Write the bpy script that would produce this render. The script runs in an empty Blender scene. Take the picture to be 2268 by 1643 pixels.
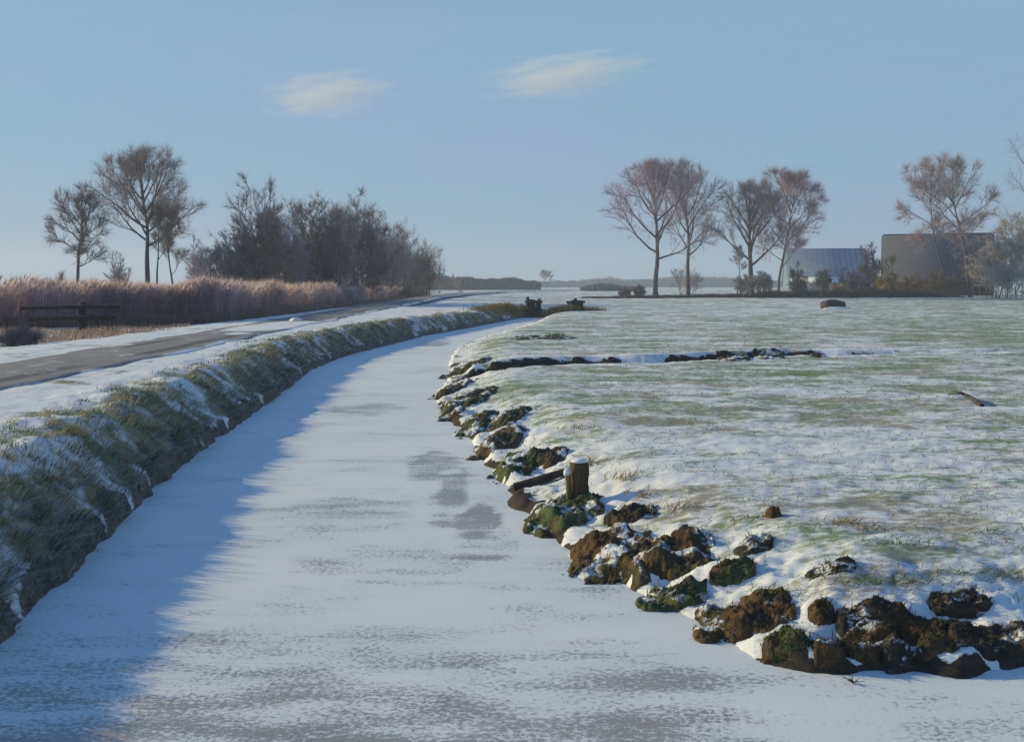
import bpy, math, random
import numpy as np
from mathutils import Vector

SC = bpy.context.scene
COL = SC.collection
R = math.radians

# ------------------------------------------------------------------ camera, sky, sun, exposure
F, CX, HOR = 2188.0, 1134.0, 632.0        # focal length, centre column and horizon row in picture units (2268 wide)
EYE = 3.0                                 # eye height above the ice, metres
cam_d = bpy.data.cameras.new("camera")
cam = bpy.data.objects.new("camera", cam_d)
COL.objects.link(cam)
cam_d.sensor_width = 36.0
cam_d.lens = 36.0 * F / 2268.0
cam_d.shift_y = -(821.5 - HOR) / 2268.0
cam_d.clip_start, cam_d.clip_end = 0.1, 20000.0
cam.location = (0, 0, EYE)
cam.rotation_euler = (R(90), 0, 0)
SC.camera = cam

SUN_EL, SUN_AZ = 19.5, -71.0              # low winter sun, ahead and to the left
world = bpy.data.worlds.new("World")
SC.world = world
world.use_nodes = True
wn = world.node_tree
bg = wn.nodes['Background']
sky = wn.nodes.new('ShaderNodeTexSky')
sky.sky_type = 'NISHITA'
sky.sun_disc = False
sky.sun_elevation = R(SUN_EL)
sky.sun_rotation = R(SUN_AZ)
sky.altitude = 0
sky.air_density = 1.0
sky.dust_density = 0.0
sky.ozone_density = 3.0
SKY_MIX = 0.88
mixn = wn.nodes.new('ShaderNodeMix')
mixn.data_type = 'RGBA'
mixn.inputs[0].default_value = SKY_MIX
tcw = wn.nodes.new('ShaderNodeTexCoord')
spw = wn.nodes.new('ShaderNodeSeparateXYZ')
rpw = wn.nodes.new('ShaderNodeValToRGB')
wn.links.new(tcw.outputs['Generated'], spw.inputs[0])
wn.links.new(spw.outputs[2], rpw.inputs[0])
while len(rpw.color_ramp.elements) < 4:
    rpw.color_ramp.elements.new(0.5)
for e, (p, c) in zip(rpw.color_ramp.elements, [(0.0, (.315, .455, .615)), (0.25, (.31, .485, .67)), (0.5, (.12, .27, .53)), (1.0, (.045, .15, .43))]):
    e.position, e.color = p, (*c, 1)
scw = wn.nodes.new('ShaderNodeVectorMath')
scw.operation = 'SCALE'
scw.inputs['Scale'].default_value = 11.5
wn.links.new(rpw.outputs[0], scw.inputs[0])
ncw = wn.nodes.new('ShaderNodeTexNoise')          # faint lilac and turquoise unevenness of the whole sky
mpw = wn.nodes.new('ShaderNodeMapping')
mpw.inputs['Scale'].default_value = (1.0, 1.0, 3.5)
wn.links.new(tcw.outputs['Generated'], mpw.inputs[0])
wn.links.new(mpw.outputs[0], ncw.inputs['Vector'])
ncw.inputs['Scale'].default_value = 3.2
ncw.inputs['Detail'].default_value = 5
rnw = wn.nodes.new('ShaderNodeValToRGB')
rnw.color_ramp.elements[0].position, rnw.color_ramp.elements[0].color = 0.36, (0.93, 1.015, 0.995, 1)
rnw.color_ramp.elements[1].position, rnw.color_ramp.elements[1].color = 0.66, (1.035, 0.985, 1.02, 1)
wn.links.new(ncw.outputs['Fac'], rnw.inputs[0])
muw = wn.nodes.new('ShaderNodeVectorMath')
muw.operation = 'MULTIPLY'
wn.links.new(scw.outputs[0], muw.inputs[0])
wn.links.new(rnw.outputs[0], muw.inputs[1])
wn.links.new(muw.outputs[0], mixn.inputs[7])
wn.links.new(sky.outputs[0], mixn.inputs[6])
wn.links.new(mixn.outputs[2], bg.inputs[0])
bg.inputs[1].default_value = 0.10

sun_d = bpy.data.lights.new("sun", 'SUN')
sun = bpy.data.objects.new("sun", sun_d)
COL.objects.link(sun)
sun_d.energy = 4.9
sun_d.angle = R(0.5)
sun_d.color = (1.0, 0.84, 0.44)
sdir = Vector((math.sin(R(SUN_AZ)) * math.cos(R(SUN_EL)), math.cos(R(SUN_AZ)) * math.cos(R(SUN_EL)), math.sin(R(SUN_EL))))
sun.rotation_euler = sdir.to_track_quat('Z', 'Y').to_euler()

vs = SC.view_settings
vs.view_transform = 'Standard'
vs.look = 'None'
vs.exposure = -0.30
vs.gamma = 1.0
vs.use_curve_mapping = False
SC.cycles.max_bounces = 6
SC.cycles.transparent_max_bounces = 8
SC.cycles.volume_bounces = 3

# ------------------------------------------------------------------ helpers
rng = np.random.default_rng(7)


def at(px, py, z):
    """the place on the level z that lies behind a point of the picture"""
    Y = F * (EYE - z) / (py - HOR)
    return ((px - CX) * Y / F, Y)


def X_at(px, Y):
    return (px - CX) * Y / F


def Z_at(py, Y):
    return EYE - (py - HOR) * Y / F


def smooth(a, b, x):
    t = np.clip((x - a) / (b - a), 0, 1)
    return t * t * (3 - 2 * t)


def _hash(ix, iy, seed):
    n = (ix.astype(np.int64) * 374761393 + iy.astype(np.int64) * 668265263 + seed * 982451653) & 0x7fffffff
    n = ((n ^ (n >> 13)) * 1274126177) & 0x7fffffff
    n = n ^ (n >> 16)
    return (n & 0xffff) / 65535.0


def noise(x, y, seed=0):
    x = np.asarray(x, float)
    y = np.asarray(y, float)
    ix, iy = np.floor(x), np.floor(y)
    fx, fy = x - ix, y - iy
    ux, uy = fx * fx * (3 - 2 * fx), fy * fy * (3 - 2 * fy)
    a, b = _hash(ix, iy, seed), _hash(ix + 1, iy, seed)
    c, d = _hash(ix, iy + 1, seed), _hash(ix + 1, iy + 1, seed)
    return (a + (b - a) * ux) * (1 - uy) + (c + (d - c) * ux) * uy


def fbm(x, y, seed=0, octs=4, gain=0.5):
    s, amp, tot = 0, 1.0, 0
    for k in range(octs):
        s = s + amp * noise(x * 2 ** k + 17.3 * k, y * 2 ** k - 9.1 * k, seed + k)
        tot += amp
        amp *= gain
    return s / tot


def tag(o, label=None, cat=None, group=None, kind=None):
    if label:
        o['label'] = label
    if cat:
        o['category'] = cat
    if group:
        o['group'] = group
    if kind:
        o['kind'] = kind
    return o


def empty(name, loc=(0, 0, 0)):
    o = bpy.data.objects.new(name, None)
    o.location = loc
    o.empty_display_size = 0.3
    COL.objects.link(o)
    return o


def mesh(name, V, Fa, mat, parent=None, smooth_shade=False, col=None, attrs=None):
    """V (n,3); Fa a list of arrays of faces (k,3) or (k,4) -> one mesh object"""
    V = np.ascontiguousarray(np.asarray(V, np.float32))
    if not isinstance(Fa, (list, tuple)):
        Fa = [Fa]
    Fa = [np.asarray(f, np.int32) for f in Fa if len(f)]
    me = bpy.data.meshes.new(name)
    me.vertices.add(len(V))
    me.vertices.foreach_set('co', V.ravel())
    loops = np.concatenate([f.ravel() for f in Fa])
    sizes = np.concatenate([np.full(len(f), f.shape[1], np.int32) for f in Fa])
    starts = np.concatenate([[0], np.cumsum(sizes)[:-1]]).astype(np.int32)
    me.loops.add(len(loops))
    me.loops.foreach_set('vertex_index', loops)
    me.polygons.add(len(sizes))
    me.polygons.foreach_set('loop_start', starts)
    if smooth_shade:
        me.polygons.foreach_set('use_smooth', np.ones(len(sizes), bool))
    if col is not None:
        a = me.color_attributes.new('tint', 'FLOAT_COLOR', 'POINT')
        c4 = np.ones((len(V), 4), np.float32)
        c4[:, :3] = col
        a.data.foreach_set('color', c4.ravel())
    for k, v in (attrs or {}).items():
        a = me.attributes.new(k, 'FLOAT', 'POINT')
        a.data.foreach_set('value', np.asarray(v, np.float32))
    me.update(calc_edges=True)
    me.validate()
    if mat:
        me.materials.append(mat)
    o = bpy.data.objects.new(name, me)
    COL.objects.link(o)
    if parent:
        o.parent = parent
    return o


class NT:
    """short hand for building a material"""

    def __init__(self, name, rough=0.8, spec=0.3):
        self.m = bpy.data.materials.new(name)
        self.m.use_nodes = True
        self.t = self.m.node_tree
        self.b = self.t.nodes['Principled BSDF']
        self.b.inputs['Roughness'].default_value = rough
        self.b.inputs['Specular IOR Level'].default_value = spec
        self.pos = None

    def n(self, kind, **kw):
        nd = self.t.nodes.new('ShaderNode' + kind)
        for k, v in kw.items():
            setattr(nd, k, v)
        return nd

    def l(self, a, b):
        self.t.links.new(a, b)

    def coords(self, scale=(1, 1, 1), rot=0.0):
        if self.pos is None:
            self.pos = self.n('NewGeometry').outputs['Position']
        mp = self.n('Mapping')
        mp.inputs['Scale'].default_value = scale
        mp.inputs['Rotation'].default_value = (0, 0, rot)
        self.l(self.pos, mp.inputs[0])
        return mp.outputs[0]

    def noise(self, scale, detail=4, rough=0.55, stretch=(1, 1, 1), rot=0.0, dist=0.0):
        nd = self.n('TexNoise')
        nd.inputs['Scale'].default_value = scale
        nd.inputs['Detail'].default_value = detail
        nd.inputs['Roughness'].default_value = rough
        nd.inputs['Distortion'].default_value = dist
        self.l(self.coords(stretch, rot), nd.inputs['Vector'])
        return nd.outputs['Fac']

    def ramp(self, fac, stops, interp='LINEAR'):
        nd = self.n('ValToRGB')
        cr = nd.color_ramp
        cr.interpolation = interp
        while len(cr.elements) < len(stops):
            cr.elements.new(0.5)
        for e, (p, c) in zip(cr.elements, stops):
            e.position = p
            e.color = (c, c, c, 1) if isinstance(c, (int, float)) else (*c, 1)
        self.l(fac, nd.inputs[0])
        return nd.outputs[0]

    def mix(self, fac, a, b):
        nd = self.n('Mix', data_type='RGBA')
        for sock, v in ((nd.inputs[0], fac), (nd.inputs[6], a), (nd.inputs[7], b)):
            if isinstance(v, (int, float)):
                sock.default_value = v
            elif isinstance(v, tuple):
                sock.default_value = (*v, 1)
            else:
                self.l(v, sock)
        return nd.outputs[2]

    def math(self, op, a, b=0.0, clamp=False):
        nd = self.n('Math', operation=op, use_clamp=clamp)
        for sock, v in ((nd.inputs[0], a), (nd.inputs[1], b)):
            if isinstance(v, (int, float)):
                sock.default_value = v
            else:
                self.l(v, sock)
        return nd.outputs[0]

    def attr(self, name, col=False):
        nd = self.n('Attribute', attribute_name=name)
        return nd.outputs['Color' if col else 'Fac']

    def up(self):
        sp = self.n('SeparateXYZ')
        self.l(self.n('NewGeometry').outputs['Normal'], sp.inputs[0])
        return sp.outputs[2]

    def color(self, c):
        if isinstance(c, tuple):
            self.b.inputs['Base Color'].default_value = (*c, 1)
        else:
            self.l(c, self.b.inputs['Base Color'])
        return self

    def bump(self, h, strength=0.4, dist=0.05):
        nd = self.n('Bump')
        nd.inputs['Strength'].default_value = strength
        nd.inputs['Distance'].default_value = dist
        self.l(h, nd.inputs['Height'])
        self.l(nd.outputs[0], self.b.inputs['Normal'])
        return self


SNOW = (0.82, 0.825, 0.815)

# --- ground of the right-hand field
t = NT('snowy_grass', 0.75, 0.2)
fine = t.noise(9.0, 6, 0.7, (0.45, 1.0, 1), 0.25)
mid = t.noise(1.6, 5, 0.65, (0.30, 1.0, 1), 0.22)
hue = t.noise(0.55, 4, 0.6, (0.5, 1, 1), 0.2)
hue2 = t.noise(2.3, 3, 0.6, (0.5, 1, 1), 0.2)
gcol = t.mix(t.ramp(hue, [(0.44, 0.0), (0.60, 1.0)]), (0.205, 0.305, 0.130), (0.38, 0.34, 0.24))
gcol = t.mix(t.ramp(hue2, [(0.52, 0.0), (0.68, 1.0)]), gcol, (0.40, 0.36, 0.335))
s = t.math('ADD', t.math('MULTIPLY', fine, 0.85), t.math('MULTIPLY', mid, 0.5))
s = t.math('ADD', s, t.math('MULTIPLY', t.attr('snow'), 0.62))
cover = t.ramp(s, [(0.85, 0.0), (1.00, 1.0)])
c = t.mix(cover, gcol, SNOW)
soil = t.ramp(t.noise(6, 4, 0.6), [(0.3, (0.025, 0.020, 0.016)), (0.7, (0.075, 0.055, 0.040))])
sm = t.math('ADD', t.attr('soil'), t.math('MULTIPLY', t.math('SUBTRACT', t.noise(5.5, 5, 0.7), 0.5), 1.3))
c = t.mix(t.ramp(sm, [(0.44, 0.0), (0.56, 1.0)]), c, soil)
t.color(c)
t.bump(t.math('ADD', t.math('MULTIPLY', cover, 0.6), fine), 0.5, 0.03)
M_FIELD = t.m

# --- left bank and verges
t = NT('snowy_bank', 0.8, 0.2)
fine = t.noise(7.0, 6, 0.7, (1.0, 0.6, 1))
mid = t.noise(2.2, 5, 0.6, (1.0, 0.5, 1))
hue = t.noise(1.4, 4, 0.6)
gcol = t.mix(t.ramp(hue, [(0.38, 0.0), (0.62, 1.0)]), (0.15, 0.20, 0.10), (0.33, 0.265, 0.14))
gcol = t.mix(t.ramp(t.noise(3.1, 3), [(0.5, 0.0), (0.7, 1.0)]), gcol, (0.36, 0.325, 0.30))
s = t.math('ADD', t.math('MULTIPLY', fine, 0.5), t.math('MULTIPLY', mid, 0.6))
s = t.math('ADD', s, t.math('MULTIPLY', t.attr('snow'), 0.62))
cover = t.ramp(s, [(0.80, 0.0), (0.95, 1.0)])
c = t.mix(cover, gcol, SNOW)
soil = t.ramp(t.noise(8, 4, 0.6), [(0.3, (0.055, 0.047, 0.040)), (0.7, (0.22, 0.185, 0.155))])
sm = t.math('ADD', t.attr('soil'), t.math('MULTIPLY', t.math('SUBTRACT', t.noise(5.5, 5, 0.7), 0.5), 1.3))
c = t.mix(t.ramp(sm, [(0.44, 0.0), (0.56, 1.0)]), c, soil)
t.color(c)
t.bump(t.math('ADD', t.math('MULTIPLY', cover, 0.6), fine), 0.6, 0.04)
M_BANK = t.m

# --- frozen ditch under a dusting of snow
t = NT('snow_dusted_ice', 0.6, 0.3)
fine = t.noise(28.0, 5, 0.78, (0.72, 1.0, 1), 0.05)
mid = t.noise(2.6, 5, 0.65, (0.30, 1.0, 1), 0.08)
big = t.noise(0.55, 3, 0.55, (0.5, 1.0, 1), 0.1)
s = t.math('ADD', t.math('MULTIPLY', fine, 0.75), t.math('MULTIPLY', mid, 0.5))
s = t.math('ADD', s, t.math('MULTIPLY', big, 0.25))
s = t.math('SUBTRACT', s, t.math('MULTIPLY', t.attr('bare'), 0.5))
cover = t.ramp(s, [(0.565, 0.0), (0.645, 1.0)])
icec = t.ramp(t.noise(1.1, 4), [(0.35, (0.33, 0.30, 0.285)), (0.65, (0.41, 0.38, 0.365))])
snowc = t.ramp(big, [(0.3, (0.72, 0.78, 0.805)), (0.6, (0.825, 0.825, 0.815))])
t.color(t.mix(cover, icec, snowc))
t.l(t.ramp(cover, [(0.0, 0.30), (1.0, 0.8)]), t.b.inputs['Roughness'])
t.bump(t.math('ADD', cover, t.math('MULTIPLY', fine, 0.6)), 0.35, 0.012)
M_ICE = t.m

# --- asphalt road with drifted snow
t = NT('snow_dusted_asphalt', 0.8, 0.25)
fine = t.noise(5.0, 5, 0.7, (1.0, 0.35, 1))
mid = t.noise(0.75, 5, 0.65, (1.0, 0.28, 1))
s = t.math('ADD', t.math('MULTIPLY', fine, 0.35), t.math('MULTIPLY', mid, 0.8))
s = t.math('ADD', s, t.math('MULTIPLY', t.attr('snow'), 0.6))
cover = t.ramp(s, [(0.78, 0.0), (0.90, 1.0)])
asp = t.ramp(t.noise(2.2, 6, 0.7, (1, 0.3, 1)), [(0.3, (0.225, 0.205, 0.20)), (0.7, (0.32, 0.293, 0.283))])
asp = t.mix(t.attr('track'), asp, (0.10, 0.095, 0.105))
t.color(t.mix(cover, asp, SNOW))
t.bump(t.math('ADD', t.math('MULTIPLY', cover, 1.5), fine), 0.35, 0.02)
M_ROAD = t.m


def tinted(name, rough=0.8, scale=30.0, amount=0.35, transl=0.0):
    """material whose colour is the per-piece tint, broken up by a little noise"""
    t = NT(name, rough, 0.15)
    nz = t.ramp(t.noise(scale, 3), [(0.3, 1 - amount), (0.7, 1 + amount * 0.5)])
    m = t.n('Mix', data_type='RGBA', blend_type='MULTIPLY')
    m.inputs[0].default_value = 1.0
    t.l(t.attr('tint', True), m.inputs[6])
    t.l(nz, m.inputs[7])
    t.color(m.outputs[2])
    if transl:
        out = t.t.nodes['Material Output']
        tr = t.n('BsdfTranslucent')
        t.l(m.outputs[2], tr.inputs[0])
        ms = t.n('MixShader')
        ms.inputs[0].default_value = transl
        t.l(t.b.outputs[0], ms.inputs[1])
        t.l(tr.outputs[0], ms.inputs[2])
        t.l(ms.outputs[0], out.inputs[0])
    return t.m


M_GRASS = tinted('dry_and_green_grass', 0.7, 30, 0.25, 0.25)
M_REED = tinted('dead_reed', 0.75, 3, 0.2, 0.72)
M_WEED = tinted('dead_weed', 0.85, 3, 0.3)


def bark(name, a, b, scale=3.0, snow=0.0):
    t = NT(name, 0.9, 0.15)
    c = t.ramp(t.noise(scale, 5, 0.65, (1, 1, 0.3)), [(0.3, a), (0.7, b)])
    if snow:
        fac = t.math('MULTIPLY', t.ramp(t.up(), [(0.55, 0.0), (0.9, 1.0)]),
                     t.ramp(t.noise(scale * 1.5, 4), [(0.5 - snow * 0.25, 0.0), (0.56 - snow * 0.25, 1.0)]))
        c = t.mix(fac, c, SNOW)
    t.color(c)
    t.bump(t.noise(scale * 3, 5, 0.7, (1, 1, 0.3)), 0.6, 0.03)
    return t.m


M_BARK = bark('grey_bark', (0.07, 0.063, 0.063), (0.16, 0.14, 0.135))
M_BARK_DARK = bark('dark_bark', (0.06, 0.052, 0.054), (0.13, 0.115, 0.115))
M_TWIG = {
    'pink': bark('pinkish_twigs', (0.36, 0.235, 0.275), (0.52, 0.375, 0.405), 0.5),
    'grey': bark('grey_twigs', (0.32, 0.255, 0.24), (0.47, 0.385, 0.365), 0.5),
    'dark': bark('dark_twigs', (0.24, 0.195, 0.18), (0.37, 0.31, 0.29), 0.5),
    'lilac': bark('lilac_grey_twigs', (0.44, 0.37, 0.385), (0.58, 0.495, 0.51), 0.5),
    'pale': bark('pale_twigs', (0.27, 0.235, 0.225), (0.42, 0.36, 0.345), 0.5),
    'beige': bark('beige_twigs', (0.42, 0.36, 0.33), (0.56, 0.50, 0.46), 0.5),
    'ochre': bark('ochre_twigs', (0.42, 0.31, 0.12), (0.56, 0.43, 0.20), 0.5),
    'rust': bark('rust_brown_twigs', (0.19, 0.12, 0.06), (0.31, 0.205, 0.11), 0.5),
    'plum': bark('plum_grey_twigs', (0.12, 0.105, 0.125), (0.20, 0.175, 0.20), 0.5),
}

# ------------------------------------------------------------------ the ditch outline (metres)
LEFT = [(-4.0, -14), (-4.05, 2), (-4.2, 6), (-4.32, 8.3)] + [at(a, b, 0) for a, b in (
    (110, 1310), (250, 1180), (400, 1030), (540, 930), (640, 860), (690, 818), (770, 787), (870, 762),
    (940, 744), (1030, 728), (1105, 714), (1160, 703))]
RIGHT = [at(a, b, 0) for a, b in (
    (1212, 701), (1188, 712), (1135, 732), (1062, 752), (1012, 772), (992, 800), (1000, 826), (975, 860),
    (962, 895), (980, 920), (1030, 952), (1060, 1000), (1092, 1052), (1150, 1130), (1230, 1192), (1262, 1230),
    (1330, 1275), (1400, 1318), (1480, 1356), (1545, 1392), (1640, 1440), (1700, 1468), (1800, 1488), (2000, 1498),
    (2268, 1478))] + [(7, 8.1), (15, 9.0), (40, 11), (200, 20), (900, 40)]
LEFT, RIGHT = np.array(LEFT), np.array(RIGHT)
ICE_POLY = np.concatenate([LEFT, RIGHT, [(900, -14)]])
FIELD_Z, ROAD_Z = 0.50, 1.00


def poly_dist(P, line):
    """distance of points to a polyline"""
    best = np.full(len(P), 1e9)
    for a, b in zip(line[:-1], line[1:]):
        d = b - a
        tt = np.clip(((P - a) @ d) / (d @ d), 0, 1)
        best = np.minimum(best, np.hypot(*(P - (a + tt[:, None] * d)).T))
    return best


def inside(P, poly):
    x, y = P[:, 0], P[:, 1]
    res = np.zeros(len(P), bool)
    for (x0, y0), (x1, y1) in zip(poly, np.roll(poly, -1, axis=0)):
        if y0 == y1:
            continue
        cr = ((y0 > y) != (y1 > y)) & (x < (x1 - x0) * (y - y0) / (y1 - y0) + x0)
        res ^= cr
    return res


ROAD_MID = np.array([(-11.35, -30), (-11.35, 28), (-12.1, 60), (-13.3, 115), (-14.5, 170), (-12.5, 240), (-2, 340), (30, 470)])
TRENCH = np.array([at(1040, 812, FIELD_Z), at(1180, 806, FIELD_Z), at(1450, 800, FIELD_Z), at(1700, 786, FIELD_Z), at(2000, 780, FIELD_Z), at(2400, 776, FIELD_Z)])


def terrain(x, y):
    """height, snow, soil and side at places (arrays)"""
    P = np.stack([x, y], 1)
    # uneven ditch edges
    wob = (fbm(x * 1.7, y * 1.7, 3, 3) - 0.5) * 0.5
    dL, dR = poly_dist(P, LEFT), poly_dist(P, RIGHT)
    ins = inside(P, ICE_POLY)
    d = np.minimum(dL, dR)
    d = np.where(ins, -d, d) + wob * np.where(dL < dR, 0.55, 0.8)
    left = smooth(-4, 4, dR - dL)                  # 1 on the road side
    near = 1 - smooth(30, 80, y)
    # left bank: eroded foot, long slope, flat crest
    zl = 0.16 * smooth(0.0, 0.12, d) + 0.84 * (0.75 * smooth(-0.3, 1.35, d) + 0.25 * smooth(0.2, 1.2, d)) * smooth(0.0, 0.1, d)
    zl = zl + 0.0 * near
    far_side = smooth(-15.0, -18.5, x) * 0.2
    zl = zl - far_side
    lump = fbm(x * 1.5, y * 1.1, 11, 4) - 0.5
    zl = zl + smooth(0.0, 0.5, d) * lump * 0.30 * (1 - smooth(1.3, 3.0, d)) + smooth(1.0, 2.0, d) * lump * 0.07
    # right bank: low
    zr = FIELD_Z * (0.16 * smooth(0.0, 0.14, d) + 0.84 * smooth(-0.2, 2.3, d))
    dt = poly_dist(P, TRENCH) + (fbm(x * 1.3, y * 1.3, 23, 3) - 0.5) * 0.5
    tr = (1 - smooth(0.25, 0.55, dt)) * smooth(0.3, 1.0, d) * (1 - smooth(9, 17, x) * 0.75)
    side = y - np.interp(x, TRENCH[:, 0], TRENCH[:, 1])
    fade = smooth(0.1, 0.9, d) * (1 - smooth(6, 15, x) * 0.7) * smooth(-4, -1.5, x)
    zr = zr - 0.30 * tr + 0.17 * fade * smooth(0.05, 0.28, side + (fbm(x * 2.1, y * 2.1, 29, 3) - 0.5) * 0.4) * (1 - smooth(0.8, 5.0, side)) * (0.5 + 1.0 * fbm(x * 0.7, y * 0.3, 27, 3))
    wall = fade * (1 - smooth(0.24, 0.46, np.abs(side - 0.20 + (fbm(x * 2.1, y * 2.1, 29, 3) - 0.5) * 0.4))) * (0.35 + 0.75 * smooth(0.25, 0.45, fbm(x * 0.8, y * 0 + 2, 33, 3)))
    relief = fbm(x * 1.1, y * 2.2, 31, 5, 0.6) - 0.5
    zr = zr + smooth(0.1, 0.8, d) * relief * 0.13 + smooth(0.1, 0.8, d) * (fbm(x * 4.5, y * 6.0, 37, 4, 0.65) - 0.5) * 0.045 * (1 - smooth(15, 40, y))
    zr = zr + smooth(0.0, 0.15, d) * (1 - smooth(0.9, 1.8, d)) * (fbm(x * 2.6, y * 2.6, 39, 4, 0.6) - 0.5) * 0.26
    z = zl * left + zr * (1 - left)
    z = np.where(d < 0, d * 1.5, z)
    z = np.maximum(z, -0.5)
    # dam that closes the ditch
    # snow cover
    n1 = fbm(x * 0.5, y * 0.9, 41, 4)
    n2 = fbm(x * 1.6, y * 2.2, 47, 4)
    sr = 0.48 - 0.07 * smooth(9, 26, y) * (1 - 0.5 * smooth(70, 130, y)) + (n1 - 0.5) * 0.55 + (n2 - 0.5) * 0.45
    sr = sr + 0.20 * (1 - smooth(0.6, 1.6, d)) + 0.25 * (1 - smooth(0.1, 0.35, np.abs(dt - 0.8)))
    sr = sr - 0.08 * smooth(2, 10, x - y * 0.28) * smooth(12, 20, y)
    crest = smooth(1.2, 2.4, d)
    rx = np.abs(x + 11.5)
    sl = 0.37 + 0.45 * crest + (n1 - 0.5) * 1.0 + (n2 - 0.5) * 0.9
    sl = sl + 0.16 * smooth(0.7, 1.2, d) * (1 - smooth(1.8, 3.0, d))
    sl = sl - 0.35 * smooth(-15, -19, x)
    snow = np.clip(sl * left + sr * (1 - left), 0, 1)
    soil_l = (1 - smooth(0.03, 0.34, d + (n2 - 0.5) * 0.6))
    soil_r = np.maximum(1 - smooth(0.03, 0.22, d + (n2 - 0.46) * 1.8), wall)
    soil = np.clip(soil_l * left + soil_r * (1 - left), 0, 1)
    return z, snow, soil, d, left


def on_ground(px, py, dz=0.0):
    """the place where the line of sight through a picture point meets the terrain (raised by dz)"""
    Y = np.geomspace(5, 420, 2600)
    X = (px - CX) * Y / F
    zr = EYE - (py - HOR) * Y / F
    g = np.maximum(terrain(X, Y)[0], 0.0) + dz
    i = int(np.argmax(zr < g))
    return float(X[i]), float(Y[i]), float(g[i] - dz)


def ground_z(x, y):
    x, y = np.atleast_1d(np.asarray(x, float)), np.atleast_1d(np.asarray(y, float))
    return terrain(x, y)[0]


# ------------------------------------------------------------------ terrain sheets
ys = [3.6]
while ys[-1] < 6000:
    ys.append(ys[-1] + 0.037 * (max(ys[-1], 6.0) / 7) ** 1.36)
ys = np.array(ys)
us = np.concatenate([np.linspace(-6, -0.80, 50)[:-1], np.linspace(-0.80, 0.72, 600), np.linspace(0.72, 6, 50)[1:]])
UU, YY = np.meshgrid(us, ys)
XX = UU * (YY + 3.0)
gx, gy = XX.ravel(), YY.ravel()
gz, gsnow, gsoil, gd, gleft = terrain(gx, gy)
ny, nx = XX.shape
idx = np.arange(ny * nx).reshape(ny, nx)
quads = np.stack([idx[:-1, :-1], idx[:-1, 1:], idx[1:, 1:], idx[1:, :-1]], -1).reshape(-1, 4)
qd = gd[quads].max(1)
qx, qy, ql = gx[quads].mean(1), gy[quads].mean(1), gleft[quads].mean(1)


def road_mid_x(y):
    return np.interp(y, ROAD_MID[:, 1], ROAD_MID[:, 0])


GV = np.stack([gx, gy, gz], 1)
keep = qd > -0.35
is_left = ql > 0.5
beyond = is_left & (qx < road_mid_x(qy))
for name, sel, mat in (('snowy_field', keep & ~is_left, M_FIELD), ('grass_bank', keep & is_left & ~beyond, M_BANK), ('snowy_verge', keep & beyond, M_BANK)):
    q = quads[sel]
    used = np.unique(q)
    remap = np.full(len(GV), -1)
    remap[used] = np.arange(len(used))
    o = mesh(name, GV[used], remap[q], mat, smooth_shade=True, attrs={'snow': gsnow[used], 'soil': gsoil[used]})
    tag(o, kind='structure')

# ground behind and beneath everything
gb = mesh('ground', [(-9000, -9000, -0.62), (9000, -9000, -0.62), (9000, 9000, -0.62), (-9000, 9000, -0.62)], np.array([[0, 1, 2, 3]]), M_FIELD)
tag(gb, kind='structure')

# ice: a sheet with enough points to carry the bare patches
iy = np.concatenate([np.linspace(-14, 5, 12)[:-1], 5 * np.exp(np.linspace(0, math.log(22), 300))])
iu = np.linspace(-0.85, 0.85, 240)
IU, IY = np.meshgrid(iu, iy)
IX = IU * (np.abs(IY) + 4)
ix_, iy_ = IX.ravel(), IY.ravel()
bare = 0.30 * (1 - smooth(6.0, 9.3, iy_)) + 0.05
bare = bare * (1 - 0.75 * smooth(0.4, 2.2, ix_ - 0.15))
for (px, py, rx, ry, a) in ((952, 1028, 62, 34, 0.32), (1004, 1086, 40, 62, 0.32), (1058, 1148, 46, 34, 0.46), (1085, 1205, 70, 40, 0.25),
                            (860, 1250, 220, 36, 0.17), (760, 1120, 150, 60, 0.13), (815, 905, 90, 14, 0.22), (960, 760, 40, 8, 0.35), (1010, 905, 40, 8, 0.4),
                            (310, 1540, 60, 12, 0.3), (270, 1500, 60, 12, 0.25), (130, 1560, 40, 14, 0.3)):
    c0 = np.array(at(px, py, 0))
    wx = rx * c0[1] / F
    wy = abs(at(px, py - ry, 0)[1] - at(px, py + ry, 0)[1]) / 2
    e = np.sqrt(((ix_ - c0[0]) / wx) ** 2 + ((iy_ - c0[1]) / wy) ** 2) + (fbm(ix_ * 2.2, iy_ * 2.2, 61, 3) - 0.5) * 1.2
    bare = np.maximum(bare, a * (1 - smooth(0.75, 1.1, e)))
ny2, nx2 = IX.shape
idx2 = np.arange(ny2 * nx2).reshape(ny2, nx2)
q2 = np.stack([idx2[:-1, :-1], idx2[:-1, 1:], idx2[1:, 1:], idx2[1:, :-1]], -1).reshape(-1, 4)
tag(mesh('ice', np.stack([ix_, iy_, np.zeros_like(ix_)], 1), q2, M_ICE, smooth_shade=True, attrs={'bare': bare}), kind='structure')

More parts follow.
